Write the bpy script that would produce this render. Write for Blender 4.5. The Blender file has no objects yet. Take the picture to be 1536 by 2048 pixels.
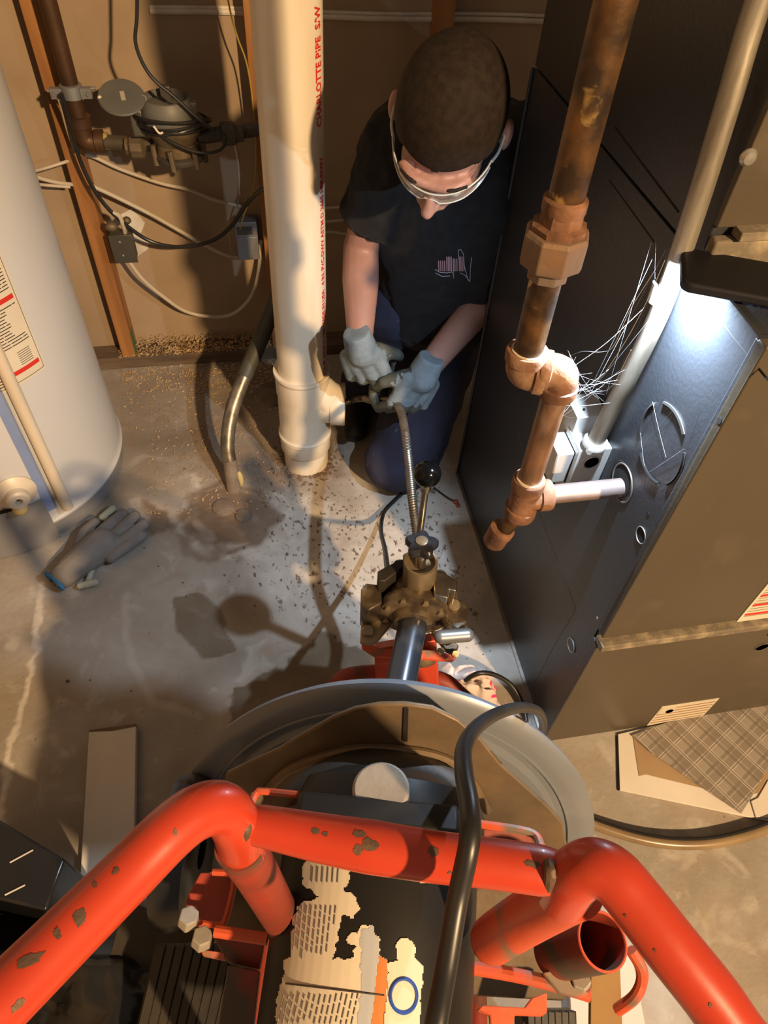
import bpy, bmesh, math, random
import numpy as np
from mathutils import Vector, Matrix
from mathutils.bvhtree import BVHTree
random.seed(7); rng = np.random.default_rng(7)
S = bpy.context.scene; C = S.collection
# ---------------------------------------------------------------- camera (photo geometry: 1536x2048)
F, CX, CY, CAMZ = 1400.0, 768.0, 1024.0, 1.35
NAD = (680.0, 2200.0); AZ = math.radians(13.0)
dn = Vector((NAD[0]-CX, -(NAD[1]-CY), F)).normalized(); upc = -dn
fh = (Vector((0,0,1)) - upc*upc.z).normalized()
fwd = Vector((math.sin(AZ), math.cos(AZ), 0)); rgt = Vector((math.cos(AZ), -math.sin(AZ), 0))
rtc = Vector((upc.y*fh.z-upc.z*fh.y, upc.z*fh.x-upc.x*fh.z, upc.x*fh.y-upc.y*fh.x))
def c2w(c):
    return fwd*c.dot(fh) + rgt*c.dot(rtc) + Vector((0,0,1))*c.dot(upc)
CAM = Vector((0, 0, CAMZ))
def ray(u, v): return c2w(Vector(((u-CX)/F, -(v-CY)/F, 1)))
def P(u, v, x=None, y=None, z=None, d=None):
    r = ray(u, v)
    t = d if d is not None else ((z-CAM.z)/r.z if z is not None else ((y-CAM.y)/r.y if y is not None else (x-CAM.x)/r.x))
    return CAM + r*t
cam = bpy.data.cameras.new('camera'); co = bpy.data.objects.new('camera', cam); C.objects.link(co)
cam.sensor_fit = 'VERTICAL'; cam.sensor_height = 36; cam.lens = F/2048*36; cam.clip_start = .02
X, Y, Z = c2w(Vector((1,0,0))), c2w(Vector((0,1,0))), -c2w(Vector((0,0,1)))
co.matrix_world = Matrix(((X.x,Y.x,Z.x,CAM.x),(X.y,Y.y,Z.y,CAM.y),(X.z,Y.z,Z.z,CAM.z),(0,0,0,1)))
S.camera = co
# ---------------------------------------------------------------- light
w = bpy.data.worlds.new('world'); S.world = w; w.use_nodes = True
w.node_tree.nodes['Background'].inputs[0].default_value = (1.0, .80, .62, 1)
w.node_tree.nodes['Background'].inputs[1].default_value = .19
def lamp(name, kind, loc, energy, col, size=.05, aim=None):
    l = bpy.data.lights.new(name, kind); l.energy = energy; l.color = col
    if kind == 'AREA': l.shape = 'DISK'; l.size = size
    else: l.shadow_soft_size = size
    o = bpy.data.objects.new(name, l); o.location = loc; C.objects.link(o)
    if aim is not None: o.rotation_euler = (Vector(aim)-Vector(loc)).to_track_quat('-Z', 'Y').to_euler()
    return o
lamp('work_lamp', 'POINT', (1.40, -2.40, 2.72), 1050, (1.0, .665, .35), .06)
S.view_settings.view_transform = 'Standard'; S.view_settings.look = 'None'
S.view_settings.gamma = 1; S.view_settings.use_curve_mapping = False; S.view_settings.exposure = 0.0
PHONE_L = Vector((.448, .545, .955))
lamp('phone_flash', 'AREA', PHONE_L, 8.0, (.68, .83, 1.0), .012, PHONE_L+Vector((0, 0, -1)))
# ---------------------------------------------------------------- materials
def mat(name, c1, c2=None, rough=.6, metal=0, scale=8, detail=6, contrast=(.35,.65), bump=0, bscale=None, c3=None, s3=20, t3=(.6,.66),
        stretch=None, spec=.5, coat=0, alpha=1, trans=0, sheen=0, rv=0):
    m = bpy.data.materials.new(name); m.use_nodes = True; nt = m.node_tree; N, L = nt.nodes, nt.links
    b = N['Principled BSDF']; b.inputs['Roughness'].default_value = rough; b.inputs['Metallic'].default_value = metal
    b.inputs['Specular IOR Level'].default_value = spec; b.inputs['Coat Weight'].default_value = coat
    b.inputs['Transmission Weight'].default_value = trans; b.inputs['Alpha'].default_value = alpha; b.inputs['Sheen Weight'].default_value = sheen
    tc = N.new('ShaderNodeTexCoord'); src = tc.outputs['Object']
    if stretch:
        mp = N.new('ShaderNodeMapping'); mp.inputs['Scale'].default_value = stretch; L.new(src, mp.inputs[0]); src = mp.outputs[0]
    def noise(s, dtl, d=0):
        n = N.new('ShaderNodeTexNoise'); n.inputs['Scale'].default_value = s; n.inputs['Detail'].default_value = dtl
        n.inputs['Distortion'].default_value = d; L.new(src, n.inputs['Vector']); return n.outputs['Fac']
    def ramp(f, a, b_, p):
        r = N.new('ShaderNodeValToRGB'); r.color_ramp.elements[0].position = p[0]; r.color_ramp.elements[1].position = p[1]
        r.color_ramp.elements[0].color = a; r.color_ramp.elements[1].color = b_; L.new(f, r.inputs[0]); return r.outputs[0]
    if c2 is None: c2 = tuple(x*.82 for x in c1)
    col = ramp(noise(scale, detail), (*c1,1), (*c2,1), contrast)
    if c3:
        mx = N.new('ShaderNodeMix'); mx.data_type = 'RGBA'; L.new(ramp(noise(s3, 5, .4), (0,0,0,1), (1,1,1,1), t3), mx.inputs[0])
        L.new(col, mx.inputs[6]); mx.inputs[7].default_value = (*c3,1); col = mx.outputs[2]
    L.new(col, b.inputs['Base Color'])
    if rv:
        L.new(ramp(noise(scale*2.3, 4), (max(rough-rv,.05),)*3+(1,), (min(rough+rv,1),)*3+(1,), (.35,.65)), b.inputs['Roughness'])
    if bump:
        bp = N.new('ShaderNodeBump'); bp.inputs['Strength'].default_value = min(bump,1); bp.inputs['Distance'].default_value = .002
        L.new(noise(bscale or scale*5, 5), bp.inputs['Height']); L.new(bp.outputs[0], b.inputs['Normal'])
    return m
M = {}
M['drywall'] = mat('drywall_paper', (.36,.268,.178), (.30,.218,.14), .95, scale=5, c3=(.43,.38,.32), s3=3, t3=(.68,.75), bump=.2, bscale=90)
M['mud'] = mat('joint_compound', (.66,.62,.55), (.50,.45,.38), .9, scale=14, bump=.4)
M['wood'] = mat('stud_wood', (.36,.165,.05), (.24,.10,.03), .75, scale=6, stretch=(6,6,.5), bump=.2)
M['oldwood'] = mat('plate_wood', (.16,.11,.07), (.07,.05,.035), .9, scale=9, stretch=(.6,4,4), bump=.5)
M['shaving'] = mat('wood_shaving', (.62,.45,.25), (.42,.28,.14), .8, scale=50)
M['greenpaint'] = mat('green_stain', (.05,.12,.05), (.08,.13,.06), .8)
M['heater'] = mat('heater_enamel', (.54,.55,.57), (.51,.52,.54), .38, scale=3, c3=(.3,.3,.3), s3=60, t3=(.76,.78), coat=.15)
M['heatergrey'] = mat('grey_base_steel', (.23,.23,.24), (.19,.19,.20), .5, scale=4)
M['beige'] = mat('beige_plastic', (.66,.58,.46), (.6,.52,.41), .4, scale=5)
M['blue'] = mat('blue_film', (.22,.29,.50), (.19,.25,.44), .4)
M['label'] = mat('label_paper', (.66,.60,.48), (.60,.54,.43), .6)
M['ink'] = mat('black_ink', (.04,.035,.03), rough=.6); M['red_ink'] = mat('red_ink', (.62,.03,.02), rough=.5)
M['pvc'] = mat('white_pvc', (.74,.69,.58), (.64,.55,.42), .35, scale=4, stretch=(5,5,.7), c3=(.45,.36,.2), s3=30, t3=(.74,.8), coat=.1)
M['cast'] = mat('sawn_dust', (.17,.115,.07), (.10,.065,.04), .95, scale=20, bump=.6)
M['blackpipe'] = mat('black_iron', (.045,.028,.018), (.17,.085,.03), .45, .55, scale=26, contrast=(.42,.66), bump=.35, bscale=90, c3=(.42,.28,.1), s3=35, t3=(.62,.7))
M['rust'] = mat('rusty_fitting', (.29,.145,.078), (.11,.05,.027), .8, .1, scale=30, contrast=(.32,.62), bump=.6, bscale=120, c3=(.38,.24,.15), s3=14, t3=(.55,.75))
M['rustpipe'] = mat('rusty_pipe', (.30,.16,.085), (.13,.075,.045), .5, .45, scale=20, contrast=(.35,.65), bump=.3, bscale=80, stretch=(2,2,.8), c3=(.4,.3,.24), s3=9, t3=(.5,.7))
M['darkpipe'] = mat('brown_iron_pipe', (.05,.025,.014), (.09,.045,.02), .45, .3, scale=12, bump=.2)
M['meterbronze'] = mat('weathered_bronze', (.20,.15,.09), (.10,.075,.045), .6, .5, scale=18, bump=.5)
M['meterplastic'] = mat('grey_meter_plastic', (.115,.115,.105), (.09,.09,.085), .5, scale=10)
M['blackcable'] = mat('black_cable_jacket', (.012,.011,.011), (.02,.02,.02), .38, scale=12)
M['romex'] = mat('white_cable_jacket', (.52,.46,.37), (.44,.38,.29), .5, scale=9)
M['yellow'] = mat('yellow_wire', (.35,.27,.04), rough=.5)
M['boxblue'] = mat('grey_steel_box', (.26,.27,.28), (.2,.2,.21), .5, .5, scale=10)
M['boxdark'] = mat('dark_steel_box', (.075,.07,.06), (.11,.1,.08), .5, .5, scale=14)
M['furnblack'] = mat('black_textured_paint', (.032,.036,.043), (.025,.028,.034), .38, scale=3, bump=.22, bscale=190, spec=.5)
M['furnolive'] = mat('brown_grey_paint', (.085,.068,.045), (.07,.056,.037), .42, scale=3, bump=.15, bscale=150, c3=(.13,.1,.065), s3=6, t3=(.6,.8))
M['furndust'] = mat('dusty_steel_edge', (.17,.14,.10), (.36,.29,.19), .8, .1, scale=40, contrast=(.45,.7), bump=.4)
M['conduit'] = mat('grimy_conduit', (.36,.33,.27), (.15,.125,.09), .45, .55, scale=13, contrast=(.38,.62), stretch=(2.5,2.5,.35), bump=.2)
M['galv'] = mat('galvanised_steel', (.50,.48,.44), (.28,.25,.21), .42, .75, scale=16, stretch=(1,1,.25), bump=.2)
M['whitebox'] = mat('pale_zinc_box', (.62,.62,.60), (.5,.5,.47), .45, .35, scale=20)
M['hole'] = mat('dark_opening', (.006,.005,.005), rough=.9)
M['chrome'] = mat('polished_steel', (.55,.52,.47), (.3,.27,.22), .22, .95, scale=20)
M['phone'] = mat('phone_black', (.008,.008,.009), (.010,.010,.011), .55, scale=3, spec=.15)
M['phoneedge'] = mat('phone_case', (.014,.014,.018), rough=.65, spec=.2)
M['red'] = mat('red_enamel', (.50,.050,.018), (.43,.038,.014), .36, scale=6, c3=(.09,.035,.02), s3=17, t3=(.715,.73), coat=.25, bump=.1, bscale=50)
M['reddirty'] = mat('grimy_red_paint', (.30,.035,.018), (.16,.03,.018), .55, scale=14, c3=(.07,.05,.035), s3=15, t3=(.52,.64), bump=.3)
M['redworn'] = mat('worn_orange_red_paint', (.62,.10,.035), (.5,.07,.025), .5, scale=10, c3=(.18,.13,.09), s3=16, t3=(.55,.64), bump=.25)
M['bare'] = mat('bare_chipped_metal', (.15,.09,.055), (.10,.065,.045), .6, .3, scale=40, bump=.4)
M['drum'] = mat('grey_drum_plastic', (.165,.18,.205), (.145,.16,.185), .36, scale=3, c3=(.24,.24,.245), s3=3, t3=(.55,.7), coat=.1, rv=.06)
M['guard'] = mat('soiled_guard_steel', (.175,.12,.066), (.095,.07,.047), .55, .25, scale=11, contrast=(.35,.68), bump=.35, bscale=45, c3=(.36,.22,.07), s3=13, t3=(.70,.76), rv=.1)
M['motor'] = mat('black_motor_paint', (.011,.011,.012), (.018,.017,.015), .42, scale=6, c3=(.045,.036,.026), s3=7, t3=(.6,.75), spec=.2)
M['cap'] = mat('grey_cast_alloy', (.40,.37,.32), (.26,.22,.17), .6, .25, scale=14, bump=.4)
M['grime'] = mat('greasy_black_rubber', (.013,.011,.009), (.03,.023,.015), .6, scale=14, bump=.4)
M['brass'] = mat('grimy_cast_brass', (.26,.20,.125), (.09,.066,.042), .42, .6, scale=30, contrast=(.38,.6), bump=.5, bscale=70, c3=(.05,.04,.03), s3=20, t3=(.58,.7))
M['cylsteel'] = mat('worn_yellow_steel', (.37,.29,.18), (.26,.2,.125), .38, .65, scale=12, bump=.2)
M['blackglossy'] = mat('glossy_black_bakelite', (.003,.003,.003), rough=.14, spec=.2)
M['dullsteel'] = mat('dull_steel', (.22,.22,.22), (.14,.14,.14), .38, .6, scale=20)
M['knob'] = mat('black_star_knob', (.014,.015,.020), (.022,.023,.028), .3, scale=18, spec=.35)
M['tube'] = mat('dark_guide_tube', (.07,.075,.085), (.05,.052,.058), .28, .5, scale=8)
M['spring'] = mat('steel_drain_cable', (.27,.23,.18), (.17,.14,.105), .38, .8, scale=40)
M['skin'] = mat('skin', (.31,.175,.142), (.28,.15,.12), .5, scale=18, bump=.1, bscale=160, spec=.35)
M['hair'] = mat('dark_short_hair', (.024,.016,.012), (.013,.009,.007), .8, scale=90, bump=.5, bscale=420, spec=.2)
M['shirt'] = mat('black_tshirt_cloth', (.009,.009,.011), (.014,.014,.016), .9, scale=40, bump=.25, bscale=300, sheen=.05, spec=.2)
M['pants'] = mat('dark_navy_work_trousers', (.034,.035,.062), (.022,.023,.042), .85, scale=12, c3=(.14,.145,.17), s3=16, t3=(.69,.76), bump=.3, bscale=200, spec=.25)
M['boot'] = mat('black_boot_leather', (.012,.011,.011), rough=.5)
M['glove'] = mat('pale_blue_knit_glove', (.16,.205,.245), (.11,.145,.17), .85, scale=30, bump=.5, bscale=220)
M['glovepalm'] = mat('soiled_grey_green_palm', (.075,.08,.065), (.04,.05,.042), .7, scale=20, bump=.4)
M['glovegrey'] = mat('grey_coated_glove', (.225,.205,.195), (.16,.147,.138), .75, scale=14, bump=.5, bscale=120, c3=(.28,.26,.24), s3=9, t3=(.62,.74))
M['bluecuff'] = mat('blue_cuff', (.02,.17,.42), rough=.7)
M['glass'] = mat('clear_lens', (.9,.92,.9), rough=.05, trans=.95, alpha=.35)
M['boardwhite'] = mat('primed_board', (.60,.55,.47), (.53,.48,.4), .6, scale=4, stretch=(3,.6,1), bump=.25)
M['ply'] = mat('brown_cardboard', (.36,.25,.14), (.3,.2,.11), .85, scale=6)
M['foam'] = mat('white_liner', (.68,.64,.58), (.6,.55,.48), .8, scale=6)
M['bagblack'] = mat('black_plastic', (.010,.010,.011), (.016,.016,.016), .22, scale=5, bump=.5, bscale=14)
M['ochre'] = mat('ochre_strip', (.28,.155,.045), (.21,.11,.03), .6, scale=9)
M['web'] = mat('cobweb', (.42,.44,.46), rough=.8)
M['pink'] = mat('pink_blotched_cloth', (.72,.60,.55), (.66,.54,.5), .85, scale=20, c3=(.62,.03,.16), s3=22, t3=(.58,.62), bump=.4)
M['oldconc'] = mat('old_drain_cover', (.2,.16,.125), (.13,.10,.075), .9, scale=30, bump=.8)
# plaid
def plaid():
    m = bpy.data.materials.new('grey_plaid_flannel'); m.use_nodes = True; N, L = m.node_tree.nodes, m.node_tree.links; b = N['Principled BSDF']
    b.inputs['Roughness'].default_value = .9; tc = N.new('ShaderNodeTexCoord'); mp = N.new('ShaderNodeMapping'); mp.inputs['Rotation'].default_value = (0,0,math.radians(62))
    L.new(tc.outputs['Object'], mp.inputs[0]); sx = N.new('ShaderNodeSeparateXYZ'); L.new(mp.outputs[0], sx.inputs[0])
    def band(ax, per, off, wd):
        a = N.new('ShaderNodeMath'); a.operation = 'ADD'; a.inputs[1].default_value = off+10; L.new(sx.outputs[ax], a.inputs[0])
        f = N.new('ShaderNodeMath'); f.operation = 'MODULO'; f.inputs[1].default_value = per; L.new(a.outputs[0], f.inputs[0])
        c = N.new('ShaderNodeMath'); c.operation = 'LESS_THAN'; c.inputs[1].default_value = wd; L.new(f.outputs[0], c.inputs[0]); return c.outputs[0]
    col = None
    for ax in (0, 1):
        for per, off, wd, rgb, fc in ((.05,0,.022,(.16,.13,.10),.55),(.05,.03,.0015,(.5,.45,.4),.8),(.05,.035,.0015,(.5,.45,.4),.8),(.05,.010,.006,(.1,.085,.07),.5)):
            mx = N.new('ShaderNodeMix'); mx.data_type = 'RGBA'; ml = N.new('ShaderNodeMath'); ml.operation = 'MULTIPLY'; ml.inputs[1].default_value = fc
            L.new(band(ax, per, off, wd), ml.inputs[0]); L.new(ml.outputs[0], mx.inputs[0])
            if col is None: mx.inputs[6].default_value = (.27,.23,.19,1)
            else: L.new(col, mx.inputs[6])
            mx.inputs[7].default_value = (*rgb,1); col = mx.outputs[2]
    L.new(col, b.inputs['Base Color']); return m
M['plaid'] = plaid()
# ---------------------------------------------------------------- mesh helpers
V = Vector
def frame(dirv, hint=(0,0,1)):
    z = V(dirv).normalized(); h = V(hint)
    if abs(z.dot(h.normalized())) > .97: h = V((1,0,0))
    x = h.cross(z).normalized(); y = z.cross(x)
    return x, y, z
def smooth_path(pts, n=8):
    pts = [V(p) for p in pts]
    if len(pts) < 3: return pts
    out = []; Q = [pts[0]*2-pts[1]] + pts + [pts[-1]*2-pts[-2]]
    for i in range(1, len(Q)-2):
        a, b, c, d = Q[i-1:i+3]
        for k in range(n):
            t = k/n; out.append(.5*((2*b)+(c-a)*t+(2*a-5*b+4*c-d)*t*t+(3*b-a-3*c+d)*t**3))
    out.append(pts[-1]); return out
class MB:
    def __init__(s): s.v = []; s.f = []; s.mi = []
    def add(s, vs, fs, mi=0):
        o = len(s.v); s.v += [V(x) for x in vs]; s.f += [tuple(i+o for i in f) for f in fs]; s.mi += [mi]*len(fs); return s
    def box(s, c, size, ax=None, mi=0):
        x, y, z = ax or (V((1,0,0)), V((0,1,0)), V((0,0,1))); c = V(c); h = [q/2 for q in size]
        vs = [c+x*(i*h[0])+y*(j*h[1])+z*(k*h[2]) for i in (-1,1) for j in (-1,1) for k in (-1,1)]
        return s.add(vs, [(0,1,3,2),(4,6,7,5),(0,4,5,1),(2,3,7,6),(0,2,6,4),(1,5,7,3)], mi)
    def bb(s, a, b, mi=0):
        a, b = V(a), V(b); return s.box((a+b)/2, [abs(q) for q in (b-a)], None, mi)
    def tube(s, pts, r, seg=14, smooth=0, caps=True, closed=False, mi=0, twist=None):
        if smooth: 
            if hasattr(r, '__len__'):
                n0 = len(r); pts2 = smooth_path(pts, smooth); r = [np.interp(i/(len(pts2)-1)*(n0-1), range(n0), r) for i in range(len(pts2))]; pts = pts2
            else: pts = smooth_path(pts, smooth)
        pts = [V(p) for p in pts]; n = len(pts); rr = r if hasattr(r, '__len__') else [r]*n
        T = [((pts[(i+1) % n] if closed else pts[min(i+1,n-1)]) - (pts[i-1] if closed else pts[max(i-1,0)])).normalized() for i in range(n)]
        x, y, _ = frame(T[0]); vs = []
        for i in range(n):
            x = (x - T[i]*x.dot(T[i])).normalized(); y = T[i].cross(x)
            for k in range(seg):
                a = 2*math.pi*k/seg; vs.append(pts[i]+(x*math.cos(a)+y*math.sin(a))*rr[i])
        fs = [(i*seg+k, i*seg+(k+1)%seg, ((i+1)%n)*seg+(k+1)%seg, ((i+1)%n)*seg+k) for i in range(n if closed else n-1) for k in range(seg)]
        if caps and not closed: fs += [tuple(range(seg-1,-1,-1)), tuple((n-1)*seg+k for k in range(seg))]
        return s.add(vs, fs, mi)
    def lathe(s, prof, o, d=(0,0,1), seg=32, mi=0, a0=0, a1=2*math.pi, hint=(0,0,1)):
        x, y, z = frame(d, hint) if V(d).normalized().z < .99999 else (V((1,0,0)), V((0,1,0)), V((0,0,1)))
        o = V(o); full = abs(a1-a0-2*math.pi) < 1e-6; n = len(prof); m = seg if full else seg+1; vs = []
        for (r, h) in prof:
            for k in range(m):
                a = a0+(a1-a0)*k/seg; vs.append(o+z*h+(x*math.cos(a)+y*math.sin(a))*max(r,1e-5))
        fs = [(i*m+k, i*m+(k+1)%m, (i+1)*m+(k+1)%m, (i+1)*m+k) for i in range(n-1) for k in range(seg)]
        if full and prof[0][0] > 1e-4 and prof[0] != prof[-1]: fs.append(tuple(range(m-1,-1,-1)))
        if full and prof[-1][0] > 1e-4 and prof[0] != prof[-1]: fs.append(tuple((n-1)*m+k for k in range(m)))
        return s.add(vs, fs, mi)
    def cyl(s, a, b, r, r2=None, seg=20, mi=0):
        a, b = V(a), V(b); r2 = r if r2 is None else r2
        return s.tube([a, b], [r, r2], seg, mi=mi)
    def prism(s, poly, off, mi=0):                       # poly: 3D points, off: extrusion vector
        n = len(poly); poly = [V(p) for p in poly]; off = V(off)
        return s.add(poly+[p+off for p in poly], [tuple(range(n-1,-1,-1)), tuple(range(n,2*n))]+[(i,(i+1)%n,n+(i+1)%n,n+i) for i in range(n)], mi)
    def ball(s, c, r, seg=16, rings=10, ax=None, mi=0):
        rr = r if hasattr(r,'__len__') else (r,r,r); x,y,z = ax or (V((1,0,0)),V((0,1,0)),V((0,0,1))); c = V(c); vs = [c-z*rr[2]]
        for i in range(1, rings):
            t = -math.pi/2+math.pi*i/rings
            for k in range(seg):
                a = 2*math.pi*k/seg; vs.append(c+x*(rr[0]*math.cos(t)*math.cos(a))+y*(rr[1]*math.cos(t)*math.sin(a))+z*(rr[2]*math.sin(t)))
        vs.append(c+z*rr[2]); L_ = len(vs)-1
        fs = [(0, 1+(k+1)%seg, 1+k) for k in range(seg)]
        fs += [(1+i*seg+k, 1+i*seg+(k+1)%seg, 1+(i+1)*seg+(k+1)%seg, 1+(i+1)*seg+k) for i in range(rings-2) for k in range(seg)]
        fs += [(1+(rings-2)*seg+k, 1+(rings-2)*seg+(k+1)%seg, L_) for k in range(seg)]
        return s.add(vs, fs, mi)
    def cap(s, a, b, r1, r2, seg=14): s.cyl(a, b, r1, r2, seg); s.ball(a, r1, seg, 8); s.ball(b, r2, seg, 8); return s
    def build(s, name, mats, parent=None, origin=None, smooth=35, bevel=0, bseg=2):
        inv = Matrix.Identity(4)
        if parent is not None:
            root = parent
            while root.parent: root = root.parent
            inv = root_mat(root).inverted()
        elif origin is None:
            b = min(q.z for q in s.v); origin = V((sum(q.x for q in s.v)/len(s.v), sum(q.y for q in s.v)/len(s.v), b))
        vs = [inv @ q for q in s.v] if parent is not None else [q-V(origin) for q in s.v]
        me = bpy.data.meshes.new(name); me.from_pydata([tuple(q) for q in vs], [], s.f)
        mats = mats if isinstance(mats, (list, tuple)) else [mats]
        for m in mats: me.materials.append(M[m] if isinstance(m, str) else m)
        me.polygons.foreach_set('material_index', s.mi)
        if smooth: me.polygons.foreach_set('use_smooth', [True]*len(me.polygons)); me.set_sharp_from_angle(angle=math.radians(smooth))
        if len(me.polygons) < 20000:
            bm = bmesh.new(); bm.from_mesh(me); bmesh.ops.recalc_face_normals(bm, faces=bm.faces); bm.to_mesh(me); bm.free()
            if smooth: me.set_sharp_from_angle(angle=math.radians(smooth))
        me.update(); o = bpy.data.objects.new(name, me); C.objects.link(o)
        if parent is not None: o.parent = parent
        else: o.location = origin
        if bevel:
            md = o.modifiers.new('bevel', 'BEVEL'); md.width = bevel; md.segments = bseg; md.limit_method = 'ANGLE'; md.angle_limit = math.radians(40)
        return o
def root_mat(o): return Matrix.Translation(o.location)
def tag(o, label, cat, group=None):
    o['label'] = label; o['category'] = cat
    if group: o['group'] = group
    return o
def thing(name, loc, label, cat, group=None):
    o = bpy.data.objects.new(name, None); o.empty_display_size = .05; o.location = loc; C.objects.link(o); return tag(o, label, cat, group)
def struct(o): o['kind'] = 'structure'; return o
def lab(o, l): o['label'] = l; return o
def remesh(o, vox, smooth_it=4, fac=.5, disp=None):
    md = o.modifiers.new('r', 'REMESH'); md.mode = 'VOXEL'; md.voxel_size = vox; md.use_smooth_shade = True
    if smooth_it: m2 = o.modifiers.new('s', 'SMOOTH'); m2.iterations = smooth_it; m2.factor = fac
    dg = bpy.context.evaluated_depsgraph_get(); dg.update()
    me = bpy.data.meshes.new_from_object(o.evaluated_get(dg)); mats = list(o.data.materials); old = o.data; o.modifiers.clear(); o.data = me
    if not len(me.materials):
        for m in mats: me.materials.append(m)
    me.polygons.foreach_set('use_smooth', [True]*len(me.polygons)); bpy.data.meshes.remove(old); return o
def mpaths(pix): return [P(a[0], a[1], **a[2]) for a in pix]
# ================================================================ FLOOR
def vnoise(x, y, s, seed=0):
    r = np.random.default_rng(seed); g = r.random((128,128)); X_ = x*s; Y_ = y*s
    i = np.floor(X_).astype(int); j = np.floor(Y_).astype(int); fx = X_-i; fy = Y_-j; fx = fx*fx*(3-2*fx); fy = fy*fy*(3-2*fy)
    a = g[i%128, j%128]; b = g[(i+1)%128, j%128]; c = g[i%128, (j+1)%128]; d = g[(i+1)%128, (j+1)%128]
    return (a*(1-fx)+b*fx)*(1-fy)+(c*(1-fx)+d*fx)*fy
def fbm(x, y, s, seed=0): return (vnoise(x,y,s,seed)+.5*vnoise(x,y,s*2.1,seed+1)+.25*vnoise(x,y,s*4.3,seed+2))/1.75
x0, x1, y0, y1, st = -1.35, 1.75, -1.3, 1.83, .005
xs = np.arange(x0, x1, st); ys = np.arange(y0, y1, st); nx, ny = len(xs), len(ys)
gx, gy = np.meshgrid(xs, ys, indexing='ij')
def seg_d(px, py, pts, closed=False):
    d = np.full(px.shape, 9.); q = list(pts)+([pts[0]] if closed else [])
    for (ax, ay), (bx, by) in zip(q[:-1], q[1:]):
        ex, ey = bx-ax, by-ay; t = np.clip(((px-ax)*ex+(py-ay)*ey)/(ex*ex+ey*ey+1e-12), 0, 1)
        d = np.minimum(d, np.hypot(px-ax-t*ex, py-ay-t*ey))
    return d
def inside(px, py, pts):
    r = np.zeros(px.shape, bool); n = len(pts)
    for i in range(n):
        (ax, ay), (bx, by) = pts[i], pts[(i+1)%n]
        c = ((ay > py) != (by > py)) & (px < (bx-ax)*(py-ay)/(by-ay+1e-12)+ax); r ^= c
    return r
def fl(*pix): return [tuple(P(u, v, z=0)[:2]) for u, v in pix]
def blob(pix, warp=.02, ws=14, soft=.006, seed=0, grow=0):
    pts = fl(*pix); wx = gx+(fbm(gx,gy,ws,seed)-.5)*warp*2; wy = gy+(fbm(gx,gy,ws,seed+9)-.5)*warp*2
    d = seg_d(wx, wy, pts, True); sd = np.where(inside(wx, wy, pts), d, -d)+grow
    return np.clip(sd/soft+.5, 0, 1)
def line(pix, wd, warp=.01, ws=20, soft=.004, seed=0):
    wx = gx+(fbm(gx,gy,ws,seed)-.5)*warp*2; wy = gy+(fbm(gx,gy,ws,seed+9)-.5)*warp*2
    return np.clip((wd-seg_d(wx, wy, fl(*pix)))/soft+.5, 0, 1)
def mx(*a):
    r = a[0]
    for b in a[1:]: r = np.maximum(r, b)
    return r
wet_shade = mx(blob([(348,1195),(395,1186),(440,1215),(470,1300),(400,1316),(352,1262)], .012, 22, .004, 1)*.85,
         blob([(455,1415),(462,1380),(500,1362),(520,1348),(560,1335),(600,1300),(640,1262),(700,1290),(760,1300),(760,1430),(600,1440),(470,1450)], .012, 45, .004, 2)*1.0,
         blob([(440,1185),(500,1165),(560,1210),(540,1262),(470,1250)], .01, 20, .03, 3)*.25)  # last blob is no puddle: it paints in the ball knob's soft shadow
brown = mx(line([(372,1040),(392,990),(440,968),(505,985),(545,1025),(520,1075),(450,1092),(395,1075),(372,1040)], .012, .045, 11, .02, 14)*.75, blob([(360,1040),(385,985),(440,965),(520,985),(560,1030),(530,1085),(450,1100),(385,1085)], .03, 16, .02, 4)*.75,
           blob([(285,1000),(330,1015),(350,1050),(310,1065),(290,1040)], .03, 18, .015, 5)*.7,
           blob([(330,940),(440,900),(660,900),(700,1000),(600,990),(430,960)], .05, 12, .06, 6)*.35,
           blob([(560,870),(660,870),(690,960),(600,960)], .03, 18, .03, 12)*.65,
           blob([(240,740),(560,740),(560,900),(440,960),(260,900)], .06, 8, .12, 7)*.3,
           blob([(650,950),(710,950),(700,1200),(655,1200)], .03, 14, .03, 8)*.25,  # painted shade: brown strip for the torch's shadow band
           line([(300,1040),(345,1060),(380,1100),(470,1120)], .012, .03, 22, .015, 13)*.45)
white = mx(line([(395,1040),(410,1062),(425,1078)], .012, .02, 20, .008, 15), line([(545,985),(585,1020),(575,1075)], .008, .03, 18, .012, 16)*.8, line([(400,960),(372,1010),(378,1060),(430,1110),(520,1100)], .012, .05, 18, .02, 21)*.7,
           line([(640,900),(600,990),(560,1080),(520,1100)], .03, .09, 11, .05, 22)*.65,
           blob([(560,985),(900,960),(1000,1340),(720,1330),(560,1240),(500,1130)], .08, 9, .12, 23)*(.35+.5*fbm(gx,gy,22,24)),
           line([(85,1170),(72,1300),(45,1400),(22,1480),(2,1640),(-10,1800)], .006, .012, 40, .004, 25)*(.4+.6*fbm(gx,gy,40,26)),
           blob([(1100,1540),(1300,1530),(1536,1700),(1536,2048),(1300,2048),(1180,1800)], .06, 6, .2, 27)*.1,  # painted light: faint lift where the warm lamp falls on the right
           line([(255,1190),(245,1260),(262,1330),(310,1400),(400,1440)], .008, .015, 12, .008, 28)*.22)
dens = mx(blob([(560,900),(760,960),(900,960),(1010,1380),(740,1290),(560,1240),(480,1120)], .08, 9, .15, 31)*.9,
          blob([(400,1330),(470,1320),(520,1400),(400,1420)], .02, 12, .05, 32)*.2, blob([(250,880),(500,880),(760,1300),(300,1200)], .05, 9, .15, 33)*.22)
n1 = vnoise(gx, gy, 95, 41); n2 = vnoise(gx, gy, 60, 42); n3 = fbm(gx, gy, 7, 43)
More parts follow.
